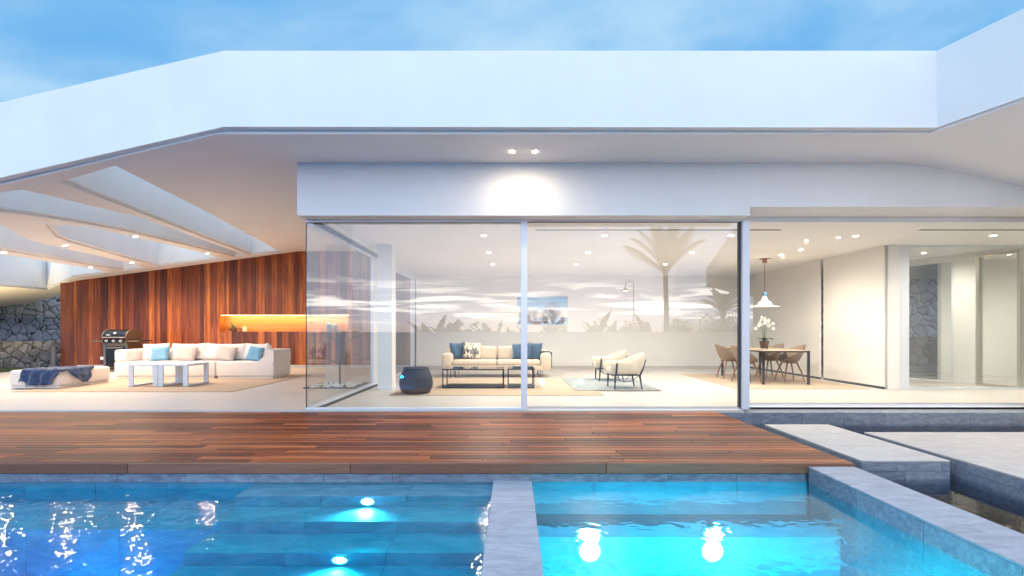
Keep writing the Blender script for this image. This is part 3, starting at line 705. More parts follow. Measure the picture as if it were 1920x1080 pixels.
e = empty('ground_uplight', (-15.6, 13.6, -.03), 'small recessed uplight on the lawn edge, washing the far corner of the porch soffit', 'uplight')
MB().lathe([(.09, -.02), (.09, .03), (.07, .035)], (-15.6, 13.6, -.03), 20, cap=False).build('housing', 'alud', e, 40)
MB().lathe([(.07, .025), (.001, .03)], (-15.6, 13.6, -.03), 20, cap=False).build('lens', 'bulb', e, 40)
spotlight(e, (-15.6, 13.6, .06), 420, 120, (1, .74, .40), .06, .8, (R(180-30), 0, R(15)))

# ================================================================== furniture
def place(e, loc, rz=0): e.location = loc; e.rotation_euler = (0, 0, rz); return e
def cushion(name, m, w_, h_, th, seed, pinch=.10):
    """soft square cushion standing upright: width x, height z, thickness y, base at z=0"""
    rr = random.Random(seed); b = MB(); n = 10; ph = rr.random()*6
    front, backv = [], []
    for i in range(n+1):
        for j in range(n+1):
            u, v = i/n*2-1, j/n*2-1
            k = max(0, (1-u**4)*(1-v**4))**.5
            px_ = u*(1-pinch*(1-v*v)*.6*(abs(u)**3)); pz = v*(1-pinch*(1-u*u)*.6*(abs(v)**3))
            wr = .010*math.sin(5*u+3*v+ph)*k
            front.append(b.bm.verts.new((px_*w_/2, -th/2*k+wr, (pz+1)*h_/2)))
            backv.append(b.bm.verts.new((px_*w_/2, th/2*k+wr, (pz+1)*h_/2)) if 0 < i < n and 0 < j < n else front[-1])
    def id_(i, j): return i*(n+1)+j
    for i in range(n):
        for j in range(n):
            q = [id_(i, j), id_(i+1, j), id_(i+1, j+1), id_(i, j+1)]
            b.bm.faces.new([front[a] for a in q]); 
            try: b.bm.faces.new([backv[a] for a in reversed(q)])
            except ValueError: pass
    o = b.build(name, m, None, 180); return o
def setcush(o, loc, rx=-18, rz=0, ry=0, label=None, group=None):
    o.location = loc; o.rotation_euler = (R(rx), R(ry), R(rz)); tag(o, label, 'cushion', group); return o
def stripes(name, c1, c2, sc, ang):
    m, t, b = mat(name); o = t.new('ShaderNodeTexCoord').outputs['Object']
    wv = t.new('ShaderNodeTexWave'); t.put(wv.inputs['Vector'], t.mapv(o, rot=(0, ang, 0))); wv.inputs['Scale'].default_value = sc; wv.inputs['Distortion'].default_value = .4
    t.put(b.inputs['Base Color'], t.mix(t.step(wv.outputs['Fac'], .3, .7), c1, c2)); b.inputs['Roughness'].default_value = .9; return m
M['stripe'] = stripes('ribbed_pale_fabric', (.72, .64, .60), (.48, .38, .34), 9, .7)
def trimat():
    m, t, b = mat('triangle_print_fabric'); o = t.new('ShaderNodeTexCoord').outputs['Object']
    s = t.new('ShaderNodeSeparateXYZ'); t.put(s.inputs[0], o); S = 9.0
    x = t.m('MULTIPLY', s.outputs[0], S); z = t.m('MULTIPLY', s.outputs[2], S)
    row = t.m('FLOOR', z); fz = t.m('FRACT', z)
    xs = t.m('ADD', x, t.m('MULTIPLY', row, .5)); fx = t.m('FRACT', xs)
    tri = t.m('GREATER_THAN', fz, t.m('MULTIPLY', t.m('ABSOLUTE', t.m('SUBTRACT', fx, .5)), 2))
    wn = t.new('ShaderNodeTexWhiteNoise'); t.put(wn.inputs[0], t.comb(t.m('FLOOR', xs), t.m('ADD', t.m('MULTIPLY', row, 2.0), tri), 0.0))
    t.put(b.inputs['Base Color'], t.ramp(wn.outputs['Value'], [(0, (.03, .03, .04)), (.2, (.03, .03, .04)), (.21, (.22, .2, .19)), (.42, (.25, .22, .2)), (.43, (.7, .62, .52)), (1, (.75, .67, .57))], 'CONSTANT'))
    b.inputs['Roughness'].default_value = .9; return m
M['tri'] = trimat()
def rbox(b, x0, x1, y0, y1, z0, z1, r=.05, seg=4): b.box(x0, x1, y0, y1, z0, z1, r, seg); return b
GO = 'cushions on the porch sofa'
# ---- porch rug
e = empty('rug', (-7.25, 11.6, 0), 'large sand coloured outdoor rug under the white porch sofa', 'rug')
MB().box(-9.3, -7.30, 9.48, 13.2, .001, .012, .003, 1).build('rug_panel', 'rugc', e); MB().box(-7.295, -5.2, 9.48, 13.2, .001, .012, .003, 1).build('rug_panel', 'rugc', e)
# ---- ottoman
e = empty('ottoman', (-9.31, 10.6, 0), 'low white upholstered ottoman with a dark blue throw over it', 'ottoman')
rbox(MB(), -9.81, -8.81, 9.95, 11.22, .055, .365, .05, 4).build('upholstery', 'fabw', e, 50)
MB().box(-9.79, -8.83, 9.97, 11.2, .014, .056, .006, 1).build('plinth', 'fabw', e)
# ---- throw
def throw():
    ox0, ox1, oy0, oy1, zt = -9.815, -8.805, 9.945, 11.22, .372
    ang = R(38); c, s = math.cos(ang), math.sin(ang); cx, cy_ = -9.05, 10.05
    def fn(u, v):
        wv = .32+.05*math.sin(v*7)
        a = (u-.5)*2*wv; l = (v-.42)*1.35
        a += .03*math.sin(l*14+2); l += .03*math.sin(a*22)
        x, y = cx+a*c+l*s*.8, cy_-a*s*.6+l*c
        x += .02*noise.noise(Vector((u*6, v*6, 1)))
        fold = .014+.030*max(0, noise.noise(Vector((u*5.5, v*3.2, 3.3)))+.2)+.008*math.sin(u*24+2*math.sin(v*5))
        z = zt+fold; dy_, dx_ = oy0-y, x-ox1
        if dy_ > 0 and dy_ >= dx_:
            k = max(0, dy_); z = zt+.012-k*.95; y = oy0-.012-.018*(1+math.sin(u*19+v*4))*min(1, k*8)
        elif dx_ > 0:
            k = dx_; z = zt+.012-k*.95; x = ox1+.012+.018*(1+math.sin(v*23+u*3))*min(1, k*8)
        return (x, y, max(.09, z))
    b = MB(); b.grid(fn, 44, 56)
    o = b.build('throw_blanket', 'denim', None, 180, origin='base'); solidify(o, .010, 1)
    tag(o, 'crumpled dark blue throw draped over the front corner of the white ottoman', 'blanket')
    fr = MB(); rr = random.Random(4)
    for i in range(26):
        p = Vector(fn(i/25, 0.0)); fr.tube([p, p+Vector((rr.uniform(-.01, .01), -.004, -.035-rr.random()*.02))], .0025, 4)
    tag(fr.build('fringe', 'denim', o), kind='stuff')
throw()
# ---- porch sofa
SY = 12.08
e = empty('sectional_sofa', (-7.5, SY, 0), 'long white sectional sofa on the porch in front of the timber wall', 'sofa')
xa, xm, xb = -9.42, (404-CX)/F*SY, -5.65
for x0, x1 in [(xa, xm-.008), (xm+.008, xb)]:
    rbox(MB(), x0, x1, SY, SY+.93, .055, .41, .035, 4).build('seat', 'fabw', e, 50)
    MB().box(x0+.03, x1-.03, SY+.02, SY+.91, .013, .056).build('plinth', 'fabw', e)
    rbox(MB(), x0+.002, x1-.002, SY+.66, SY+.932, .405, .69, .045, 4).build('backrest', 'fabw', e, 50)
def armprof(x0, x1, flare):
    b = MB(); prof = []
    n = 10
    pts = []
    for i in range(n+1):
        k = i/n; a = k*math.pi/2
        pts.append((x0+flare*(-1)*(1-math.sin(a))**1.2 if flare > 0 else x0, .41+(.62-.41)*(1-math.cos(a))))
    return pts
b = MB(); n = 12
ring = []
for i in range(n+1):
    k = i/n; ring.append((xb-.42+.16*k+.08*math.sin(k*math.pi/2), .40+.25*(k**1.5)))
ring += [(xb-.14, .685), (xb-.03, .690), (xb, .665), (xb, .40)]
b.rings([[(x, y, z) for x, z in ring] for y in (SY+.001, SY+.03, SY+.90, SY+.934)]); b.build('armrest', 'fabw', e, 60, fixn=True)
rbox(MB(), xa-.002, xa+.30, SY-.001, SY+.931, .405, .688, .05, 4).build('armrest', 'fabw', e, 60)
cz = .415
white = [(278, 20, -2), (322, -3, 1), (352, 6, -4), (387, 2, 3), (426, 5, -2), (460, -6, 2)]
for i, (px, rz, ry) in enumerate(white):
    o = cushion('cushion', 'fabw', .57, .44, .17, i+1)
    setcush(o, (P(px+13, 600, 12.55).x, 12.56, cz-.005), -20, rz, ry, ['white back cushion at the left end behind the left blue cushion', 'white back cushion second from the left, behind the left ribbed cushion', 'white back cushion third from the left, between the two ribbed cushions', 'white back cushion third from the right, above the gap of the seat',
            'white back cushion second from the right on the porch sofa', 'white back cushion behind the right blue cushion'][i], GO)
o = cushion('cushion', 'fabw', .50, .38, .2, 22); setcush(o, (P(498, 600, 12.6).x, 12.60, .46), -8, -62, 0, 'white cushion leaning on the right armrest, upright in the corner', GO)
o = cushion('cushion', 'fabblue', .44, .37, .15, 31); setcush(o, (P(296, 600, 12.3).x, 12.33, cz-.005), -24, 4, -5, 'light blue cushion at the left end of the porch sofa', GO)
o = cushion('cushion', 'fabblue', .40, .36, .15, 32); setcush(o, (P(472, 600, 12.3).x, 12.33, cz-.005), -20, -12, 7, 'light blue cushion at the right end of the porch sofa', GO)
o = cushion('cushion', 'stripe', .50, .39, .16, 33); setcush(o, (P(343, 600, 12.3).x, 12.31, cz-.005), -24, 6, 6, 'ribbed pale cushion next to the left blue cushion', GO)
o = cushion('cushion', 'stripe', .50, .39, .16, 34); setcush(o, (P(417, 600, 12.3).x, 12.31, cz-.005), -24, 2, 8, 'ribbed pale cushion in the middle of the porch sofa', GO)
# ---- porch tables
def ptable(x0, x1, y0, y1, label):
    e = empty('side_table', ((x0+x1)/2, (y0+y1)/2, .013), label, 'table', 'white tables on the porch rug')
    b = MB(); b.box(x0, x1, y0, y1, .425, .465, .004, 1); b.build('tabletop', 'alwhite', e)
    for xx in (x0, x1-.10):
        for yy in (y0+.002, y1-.032): MB().box(xx+.001, xx+.099, yy, yy+.03, .013, .424, .002, 1).build('leg', 'alwhite', e)
        MB().box(xx+.001, xx+.099, y0+.033, y1-.033, .020, .045, .002, 1).build('floor_bar', 'alwhite', e)
    return e
tx = lambda px: (px-CX)/F*10.3
ptable(tx(240), tx(295.2), 10.3, 11.02, 'white metal sled table on the porch, left one of the joined pair'); ptable(tx(296), tx(352), 10.3, 11.02, 'white metal sled table on the porch, right one of the joined pair')
# ---- barbecue
e = empty('barbecue', (-11.04, 14.5, 0), 'black gas barbecue with taupe end caps against the timber wall', 'barbecue')
bx0, bx1, by0, by1 = -11.36, -10.70, 14.2, 14.78
b = MB(); b.box(bx0, bx1, by0+.02, by1, .10, .80, .006, 1); b.build('cabinet', 'bronze', e)
MB().box(bx0+.06, bx1-.06, by0, by0+.021, .13, .70, .004, 1).build('door', 'enamel', e)
d_ = [o for o in kids(e) if o.name.startswith('door')][0]
MB().tube([(bx0+.10, by0-.03, .665), (bx1-.10, by0-.03, .665)], .009, 8).build('handle', 'steel', d_, 60)
for x in (bx0, bx1-.055): MB().box(x, x+.055, by0-.002, by0+.02, .1, .79).build('frame_post', 'bollard', e)
MB().box(bx0-.02, bx1+.02, by0-.02, by1+.02, .06, .10).build('bottom_shelf', 'enamel', e)
for x in (bx0+.06, bx1-.06):
    for y in (by0+.05, by1-.05): MB().rings([[(x+o_, y+.045*math.cos(a*math.pi/8), .045+.045*math.sin(a*math.pi/8)) for a in range(16)] for o_ in (-.015, .015)]).build('wheel', 'black', e, 40, fixn=True)
b = MB(); b.rings([[(x, by0-.05, .80), (x, by0-.02, .92), (x, by1, .92), (x, by1, .80)] for x in (bx0+.02, bx1-.02)]); pn = b.build('control_panel', 'enamel', e, fixn=True)
for x in (bx0+.002, bx1-.022):
    MB().rings([[(x+q, by0-.06, .79), (x+q, by0-.025, .93), (x+q, by1+.01, .93), (x+q, by1+.01, .79)] for q in (0, .02)]).build('end_cap', 'bronze', e, fixn=True)
for i in range(3):
    x = bx0+.12+i*.195
    kb = MB(); q = .034
    kb.rings([[(x+r_*math.cos(a*math.pi/10), by0-.037-d2, .858+r_*math.sin(a*math.pi/10)) for a in range(20)] for r_, d2 in [(q*1.2, 0), (q*1.2, .01), (q, .012), (q*.85, .04)]]); kb.build('knob', 'steel', e, 40, fixn=True)
lidp = [(by0-.055, .945), (by0-.05, 1.0), (by0+.02, 1.10), (by0+.14, 1.165), (by0+.34, 1.175), (by1-.05, 1.13), (by1, .95)]
MB().rings([[(x, y, z) for y, z in lidp] for x in (bx0+.02, bx1-.02)]).build('lid', 'enamel', e, 35, fixn=True)
lid = [o for o in kids(e) if o.name.startswith('lid')][0]
for xa_, xb_ in ((bx0-.02, bx0+.019), (bx1-.019, bx1+.02)):
    MB().rings([[(x, y-.012 if y < by0+.2 else y+.01, z+.008) for y, z in lidp] for x in (xa_, xb_)]).build('lid_end', 'bronze', lid, 35, fixn=True)
MB().tube([(bx0+.02, by0-.06, .955), (bx1-.02, by0-.06, .955)], .013, 8).build('lid_handle', 'steel', lid, 60)
xc = (bx0+bx1)/2
MB().rings([[(xc+r_*math.cos(a*math.pi/10), by0-.012-d2+r_*.62*math.sin(a*math.pi/10), 1.068+d2*.6+r_*.78*math.sin(a*math.pi/10)) for a in range(20)] for r_, d2 in [(.032, 0), (.032, .012), (.002, .014)]]).build('thermometer', 'white', lid, 40, fixn=True)
tcu = bpy.data.curves.new('badge_text', 'FONT'); tcu.body = 'weber'; tcu.size = .05; tcu.extrude = .001; tcu.shear = .3
to = bpy.data.objects.new('badge_text', tcu); me = bpy.data.meshes.new_from_object(to); bpy.data.objects.remove(to)
to = bpy.data.objects.new('badge', me); col.objects.link(to); to.parent = lid; to.location = Vector((bx0+.09, by0-.045, 1.01))-wloc(lid); to.rotation_euler = (R(52), 0, 0); me.materials.append(M['white'])
for x0, x1 in ((bx0-.33, bx0+.0), (bx1, bx1+.36)):
    o = MB().box(x0, x1, by0-.02, by0+.46, .835, .865, .006, 1).build('side_shelf', 'enamel' if x0 > bx0 else 'bronze', e)
    MB().box(x0+.02, x1-.02, by0-.035, by0-.021, .828, .866, .004, 1).build('shelf_front', 'bronze', o)
o = MB().box(-12.56, -12.44, 15.575, 15.598, .255, .345, .004, 1).build('wall_socket', 'white', None, origin='base'); tag(o, 'white square socket low on the timber wall beside the barbecue', 'socket')
# ---- niche objects
def agave(name, c, n, l, wd, m, parent, seed, droop=.6):
    rr = random.Random(seed); b = MB()
    for i in range(n):
        a = i*2.4; el = R(rr.uniform(25, 80)); ll = l*rr.uniform(.7, 1.1); pts = []
        for k in range(5):
            q = k/4; e2 = el-droop*q
            pts.append(Vector((math.cos(a)*math.cos(e2)*ll*q, math.sin(a)*math.cos(e2)*ll*q, math.sin(el-droop*q*.6)*ll*q)))
        sd_ = Vector((-math.sin(a), math.cos(a), 0))
        L = [Vector(c)+p+sd_*wd*(1-(k/4))**.6 for k, p in enumerate(pts)]; Rr = [Vector(c)+p-sd_*wd*(1-(k/4))**.6 for k, p in enumerate(pts)]
        for k in range(4): b.face([L[k], Rr[k], Rr[k+1], L[k+1]])
    o = b.build(name, m, parent, 60); solidify(o, .002); return o
c = P(437, 620, 15.78); c.z = nz0
e = empty('potted_plant', c, 'spiky pale plant in a small pot at the left end of the lit niche', 'plant')
MB().lathe([(.06, .001), (.10, .05), (.10, .11), (.085, .11), (.08, .09)], c, 20).build('pot', 'bronze', e, 40); agave('leaves', c+Vector((0, 0, .10)), 26, .30, .014, 'leafg', e, 5)
c = P(459, 620, 15.75); c.z = nz0
e = empty('candle_box', c, 'small pale candle box beside the spiky plant in the lit niche', 'candle')
MB().box(c.x-.05, c.x+.05, c.y-.05, c.y+.05, c.z+.001, c.z+.13, .005, 1).build('box', 'fabc', e); MB().lathe([(.008, .13), (.008, .16), (.001, .175)], c, 10).build('wick_tip', 'white', e)
c = P(450, 620, 15.80); c.z = nz0
e = empty('succulent_box', c, 'low wooden box of succulents between plant and candle in the niche', 'plant'); MB().box(c.x-.07, c.x+.06, c.y-.05, c.y+.05, c.z+.001, c.z+.085, .004, 1).build('box', 'oak', e); agave('leaves', c+Vector((0, 0, .08)), 14, .10, .012, 'leafg', e, 8)
for i, px in enumerate((616.5, 628)):
    c = P(px, 620, 15.78); c.z = nz0; h_ = (.27, .24)[i]
    o = MB().lathe([(.05, .001), (.075, .03), (.078, h_*.85), (.055, h_*.95), (.05, h_), (.04, h_), (.045, h_*.9)], c, 20).build('vase', 'ceramicb', None, 40, origin='base')
    tag(o, ['taller blue cylinder vase at the right end of the niche', 'shorter blue cylinder vase at the right end of the niche'][i], 'vase')
# ---- planter bed with a bare little tree and pebbles
bx, by = -3.62, 10.55
e = empty('planter_bed', (bx, by, 0), 'square sunken bed of white pebbles in the porch floor by the side glass', 'planter')
b = MB(); 
for q in [(bx-.5, bx+.5, by-.5, by-.47), (bx-.5, bx+.5, by+.47, by+.5), (bx-.5, bx-.47, by-.469, by+.469), (bx+.47, bx+.5, by-.469, by+.469)]: b.box(q[0], q[1], q[2], q[3], .001, .02)
b.build('edging', 'alud', e); MB().box(bx-.468, bx+.468, by-.468, by+.468, .001, .008).build('soil', 'earth', e)
b = MB(); rr = random.Random(2)
for i in range(120):
    x, y, r_ = bx+rr.uniform(-.42, .42), by+rr.uniform(-.42, .42), rr.uniform(.02, .045)
    mtx = Matrix.Translation((x, y, .008+r_*.5)) @ Matrix.Diagonal((1, rr.uniform(.7, 1), .6, 1))
    bmesh.ops.create_icosphere(b.bm, subdivisions=1, radius=r_, matrix=mtx)
o = b.build('pebbles', 'pebble', e, 180); tag(o, kind='stuff')
e = empty('bare_tree', (-3.55, 10.5, .008), 'small leafless branching tree standing in the pebble bed', 'tree')
b = MB(); b.tube([(-3.55, 10.5, .0), (-3.56, 10.5, .5), (-3.54, 10.5, .82), (-3.55, 10.5, 1.12)], .022, 8, .012); b.build('trunk', 'bark', e, 60)
for i, pts in enumerate([[(-3.55, 10.5, .45), (-3.75, 10.45, .55), (-3.95, 10.4, .72)], [(-3.55, 10.5, .80), (-3.3, 10.55, .98), (-3.12, 10.6, 1.08), (-3.05, 10.6, 1.2)], [(-3.55, 10.5, .9), (-3.8, 10.5, 1.02), (-3.9, 10.45, 1.2)], [(-3.55, 10.5, .5), (-3.3, 10.5, .62), (-3.15, 10.6, .7)], [(-3.3, 10.55, .98), (-3.25, 10.45, 1.1)]]):
    MB().tube(pts, .012, 6, .005).build('branch', 'bark', e, 60)

# ================================================================== lounge
GL = 'rugs'
o = MB().box(-2.17, 1.60, 8.97, 12.3, .001, .010, .003, 1).build('rug', 'rugb', None, origin='base'); tag(o, 'large beige rug under the lounge sofa and black coffee tables', 'rug')
o = MB().box(1.16, 2.80, 9.64, 12.1, .0115, .021, .003, 1).build('rug', 'rugg', None, origin='base'); tag(o, 'grey blue rug under the two cream armchairs', 'rug')
o = MB().box(4.37, 6.97, 9.95, 13.4, .001, .010, .003, 1).build('rug', 'rugb', None, origin='base'); tag(o, 'brown beige rug under the dining table', 'rug')
# sofa
y0 = 12.38; xl, xr_ = -1.74, .93
e = empty('sofa', ((xl+xr_)/2, y0, 0), 'cream two seat lounge sofa with navy and patterned cushions behind the glass', 'sofa')
rbox(MB(), xl+.02, xr_-.02, y0+.01, y0+.93, .17, .30, .015, 2).build('base', 'fabc', e, 50)
for a, c in ((xl+.27, -.405), (-.397, xr_-.27)):
    rbox(MB(), a, c, y0, y0+.70, .30, .43, .045, 4).build('seat_cushion', 'fabc', e, 60)
    o = rbox(MB(), a+.003, c-.003, y0+.52, y0+.74, .42, .75, .07, 4).build('back_cushion', 'fabc', e, 60)
rbox(MB(), xl+.02, xr_-.02, y0+.74, y0+.93, .29, .66, .05, 4).build('backrest', 'fabc', e, 60)
for x0, x1 in ((xl, xl+.265), (xr_-.265, xr_)): rbox(MB(), x0, x1, y0-.01, y0+.92, .18, .60, .085, 5).build('armrest', 'fabc', e, 60)
for x in (xl+.22, xl+.34, xr_-.22, xr_-.3):
    for y in (y0+.08, y0+.85): MB().tube([(x, y, 0), (x, y, .175)], .009, 6).build('leg', 'black', e, 60)
GC = 'cushions on the lounge sofa'
cz = .43
o = cushion('cushion', 'fabnavy', .44, .42, .16, 41); setcush(o, (-1.36, y0+.40, cz), -14, 48, 0, 'shiny navy cushion against the left arm of the lounge sofa', GC)
o = cushion('cushion', 'tri', .48, .44, .15, 42); setcush(o, (-1.03, y0+.36, cz), -20, 14, 4, 'black and cream triangle patterned cushion on the lounge sofa', GC)
o = cushion('cushion', 'fabnavy', .50, .42, .16, 43); setcush(o, (.22, y0+.36, cz), -20, -8, -5, 'navy cushion just behind the window mullion on the lounge sofa', GC)
o = cushion('cushion', 'fabnavy', .44, .42, .16, 44); setcush(o, (.50, y0+.38, cz), -14, -38, 0, 'navy cushion leaning on the right arm of the lounge sofa', GC)
b = MB()
def tf(u, v):
    x = xr_-.30+u*.34; y = y0+.22+v*.38; fl_ = .006*math.sin(v*16)
    if u < .15: return (xr_-.272+fl_*.3, y, .612-(.15-u)*1.3)
    k = (u-.15)/.85
    if k < .55: return (xr_-.272+k/.55*.285, y, .608+.006*math.sin(k/.55*math.pi)+abs(fl_)*.4)
    return (xr_+.013+.01*math.sin(v*9), y, .60-(k-.55)/.45*.38)
b.grid(tf, 24, 14); o = b.build('throw_blanket', 'charcoal', None, 180, origin='base'); solidify(o, .01, 1); tag(o, 'dark throw folded over the right arm of the cream lounge sofa', 'blanket')
# coffee tables
def ctable(x0, x1, y0, y1, h_, label):
    e = empty('coffee_table', ((x0+x1)/2, (y0+y1)/2, .0105), label, 'table'); r_ = .011; z0 = .0105
    MB().box(x0+.023, x1-.023, y0+.023, y1-.023, h_-.012, h_, .001, 1).build('glass_top', 'blackglass', e)
    MB().box(x0+.023, x1-.023, y0+.023, y1-.023, z0+.012, z0+.02).build('lower_shelf', 'charcoal', e)
    f = MB()
    for z in (z0, h_-.022):
        f.box(x0, x1, y0, y0+.022, z, z+.022); f.box(x0, x1, y1-.022, y1, z, z+.022); f.box(x0, x0+.022, y0+.0225, y1-.0225, z, z+.022); f.box(x1-.022, x1, y0+.0225, y1-.0225, z, z+.022)
    f.build('frame', 'black', e)
    for x in (x0, x1-.022):
        for y in (y0, y1-.022): MB().box(x+.0005, x+.0215, y+.0005, y+.0215, z0+.022, h_-.022).build('leg', 'black', e)
ctable(-1.39, -.185, 10.04, 10.72, .39, 'long black framed coffee table in front of the cream sofa'); ctable(-.11, .42, 10.04, 10.72, .395, 'small square black framed coffee table behind the window mullion')
# pouf
c = Vector((-1.755, 9.27, .0105))
e = empty('pouf', c, 'barrel shaped charcoal woven pouf on the rug edge', 'pouf')
pr = [(.20, 0), (.245, .015), (.28, .07), (.303, .15), (.300, .22), (.275, .32), (.245, .40), (.225, .445)]
MB().lathe(pr, c, 40).build('body', 'charcoal', e, 50); MB().lathe([(.228, .44), (.232, .455), (.215, .468), (.14, .462), (.001, .46)], c, 40).build('seat_top', 'charcoal', e, 50)
# armchairs (built facing -x)
def armchair():
    e = empty('armchair', (0, 0, 0))
    b = MB(); n = 28; W, D = .35, .33; rings = []
    for i in range(n+1):
        q = i/n*2-1                                  # -1 near arm front ... 0 back ... 1 far arm front
        a = q*R(100); sgn = 1 if q > 0 else -1
        if abs(q) < .52: th_ = q/.52*math.pi/2; x = .05+(D)*math.cos(th_); y = W*math.sin(th_)
        else: k = (abs(q)-.52)/.48; x = .05-k*.46; y = sgn*W
        back = max(0, 1-abs(q)/.62); back = back*back*(3-2*back)
        zt = .545+.185*back; lean = .10*back; zb = .30
        nx, ny = (math.cos(q/.52*math.pi/2), math.sin(q/.52*math.pi/2)) if abs(q) < .52 else (0, sgn)
        th_ = .05+.005*back; end = 1.0 if abs(q) < .93 else 1-.45*((abs(q)-.93)/.07)
        rg = []
        for (dn, z) in [(-th_*.6, zb), (th_*.3, zb), (th_*.55, zb+.04), (th_*.7, (zb+zt)/2), (th_*.55, zt-.035), (0, zt), (-th_*.8, zt-.03), (-th_*1.2, zt-.10), (-th_*1.2, zb+.06)]:
            kz = (z-zb)/(zt-zb)
            rg.append((x+nx*(dn*end+lean*kz), y+ny*dn*end*.95-(.03*(1-kz))*ny, zb+(z-zb)*(1 if end == 1 else .8+.2*end)))
        rings.append(rg)
    b.rings(rings); o = b.build('shell', 'fabc', None, 70, fixn=True); o.parent = e; subsurf(o)
    o = MB().box(-.36, .27, -.285, .285, .275, .415, .045, 4).build('seat_cushion', 'fabc', None, 60); o.parent = e
    o = MB().box(-.34, .28, -.30, .30, .262, .285, .008, 1).build('seat_frame', 'darkwood', None); o.parent = e
    for s in (-1, 1):
        y = s*.315
        b = MB(); b.rings([[(x+hx, y+s*hy+dy_, z) for hx, dy_ in ((-w2, -.012), (w2, -.012), (w2, .012), (-w2, .012))] for x, hy, z, w2 in [(-.30, .0, 0, .013), (-.285, .02, .26, .022), (-.275, .065, .34, .020), (-.265, .07, .50, .016), (-.262, .068, .525, .010)]]); o = b.build('leg', 'darkwood', None, fixn=True); o.parent = e
        b = MB(); b.rings([[(x+hx, y+s*hy+dy_, z) for hx, dy_ in ((-w2, -.012), (w2, -.012), (w2, .012), (-w2, .012))] for x, hy, z, w2 in [(.345, -.02, 0, .013), (.29, -.01, .26, .022), (.38, -.02, .42, .014), (.455, -.09, .58, .009)]]); o = b.build('leg', 'darkwood', None, fixn=True); o.parent = e
    for s in (-1, 1):
        o = MB().tube([(-.27, s*.30, .02+.24), (-.12, s*.2, .15), (.0, 0, .115), (.12, -s*.2, .15), (.28, -s*.28, .26)], .007, 6).build('brace', 'black', None, 60); o.parent = e
    return e
a1 = armchair(); place(a1, (2.17, 10.05, .021), R(3)); a1.scale = (.83, .88, .97); tag(a1, 'cream armchair with dark legs, nearer of the two on the grey rug', 'armchair', 'lounge armchairs')
a2 = copy_tree(a1); place(a2, (2.17, 11.66, .021), R(0)); tag(a2, 'cream armchair with dark legs standing behind the nearer armchair', 'armchair', 'lounge armchairs')
# dining table
X0, X1, Y0, Y1 = 5.22, 6.21, 10.70, 12.85; z0 = .0105
e = empty('dining_table', ((X0+X1)/2, (Y0+Y1)/2, z0), 'thin dark dining table under the pendant lamp', 'table')
MB().box(X0, X1, Y0, Y1, .712, .726, .002, 1).build('tabletop', 'rugb', e); 
b = MB(); b.box(X0, X1, Y0, Y0+.02, .685, .711); b.box(X0, X1, Y1-.02, Y1, .685, .711); b.box(X0, X0+.02, Y0+.021, Y1-.021, .685, .711); b.box(X1-.02, X1, Y0+.021, Y1-.021, .685, .711); b.build('apron', 'black', e)
for x in (X0+.001, X1-.046):
    for y in (Y0+.001, Y1-.046): MB().box(x, x+.045, y, y+.045, z0, .684, .004, 1).build('leg', 'black', e)
# dining chairs, facing +x
def dchair():
    e = empty('dining_chair', (0, 0, 0))
    def sh(u, v):
        th_ = u*2*math.pi; ca, sa = math.cos(th_), math.sin(th_)
        bk = (1-ca)/2                                 # 0 front, 1 back
        rim = .02+.22*min(1, bk*1.6)+.14*max(0, bk-.55)/.45 if bk > .08 else .015
        rx = .245+.05*bk; r_ = v
        x = ca*rx*r_*(.86+.14*r_)-.02; y = sa*(.27+.03*bk)*r_*(.86+.14*r_)
        z = .425+rim*max(0, (r_-.5)/.5)**1.7+.02*r_*r_
        return (x-.05*bk*max(0, r_-.6), y, z)
    b = MB(); b.grid(sh, 36, 10); bmesh.ops.remove_doubles(b.bm, verts=b.bm.verts, dist=.0005); o = b.build('seat_shell', 'shell', None, 180, fixn=True); o.parent = e; solidify(o, .012); subsurf(o)
    for sx in (-1, 1):
        for sy in (-1, 1):
            o = MB().tube([(sx*.10, sy*.12, .43), (sx*.17, sy*.19, .22), (sx*.215, sy*.235, 0)], .021, 8, .012).build('leg', 'oak', None, 60); o.parent = e
    o = MB().box(-.11, .11, -.13, .13, .41, .427).build('seat_bracket', 'oak', None); o.parent = e
    return e
dc = dchair(); place(dc, (5.12, 12.12, z0), R(-4)); tag(dc, 'taupe shell chair at the left long side of the table, farther from the glass', 'chair', 'dining chairs')
for x, y, rz, lab in [(5.10, 11.2, 2, 'taupe shell chair half hidden by the window post, left table side'), (6.16, 11.42, 178, 'taupe shell chair at the right long side of the table, closer to the glass'), (6.18, 12.35, 184, 'taupe shell chair at the right table side, partly behind the closer one')]:
    k = copy_tree(dc); place(k, (x, y, z0), R(rz)); tag(k, lab, 'chair', 'dining chairs')
# table setting
def plate(x, y, lab):
    e = MB().lathe([(.05, 0), (.13, .012), (.135, .016), (.09, .010), (.001, .008)], (x, y, .7265), 24).build('plate', 'white', None, 40, origin='base'); tag(e, lab, 'plate', 'plates on the dining table')
plate(5.42, 11.2, 'white plate on the dining table before the left chair by the window post'); plate(5.42, 12.1, 'white plate on the dining table before the far left chair'); plate(6.0, 11.4, 'white plate on the dining table before the closer right chair'); plate(6.0, 12.3, 'white plate on the dining table before the farther right chair')
M['clear'] = glassm('drinking_glass', 1.5)
for x, y, lab in [(5.62, 11.35, 'clear wine glass left of the orchid pot'), (5.86, 11.15, 'clear wine glass right of the orchid pot'), (5.9, 12.0, 'clear wine glass behind the orchid at the far table side')]:
    o = MB().lathe([(.035, 0), (.035, .003), (.005, .006), (.004, .09), (.03, .12), (.04, .16), (.034, .21), (.032, .21), (.037, .16), (.028, .125), (.001, .10)], (x, y, .7265), 18).build('wine_glass', 'clear', None, 40, origin='base'); tag(o, lab, 'wine glass', 'wine glasses on the dining table')
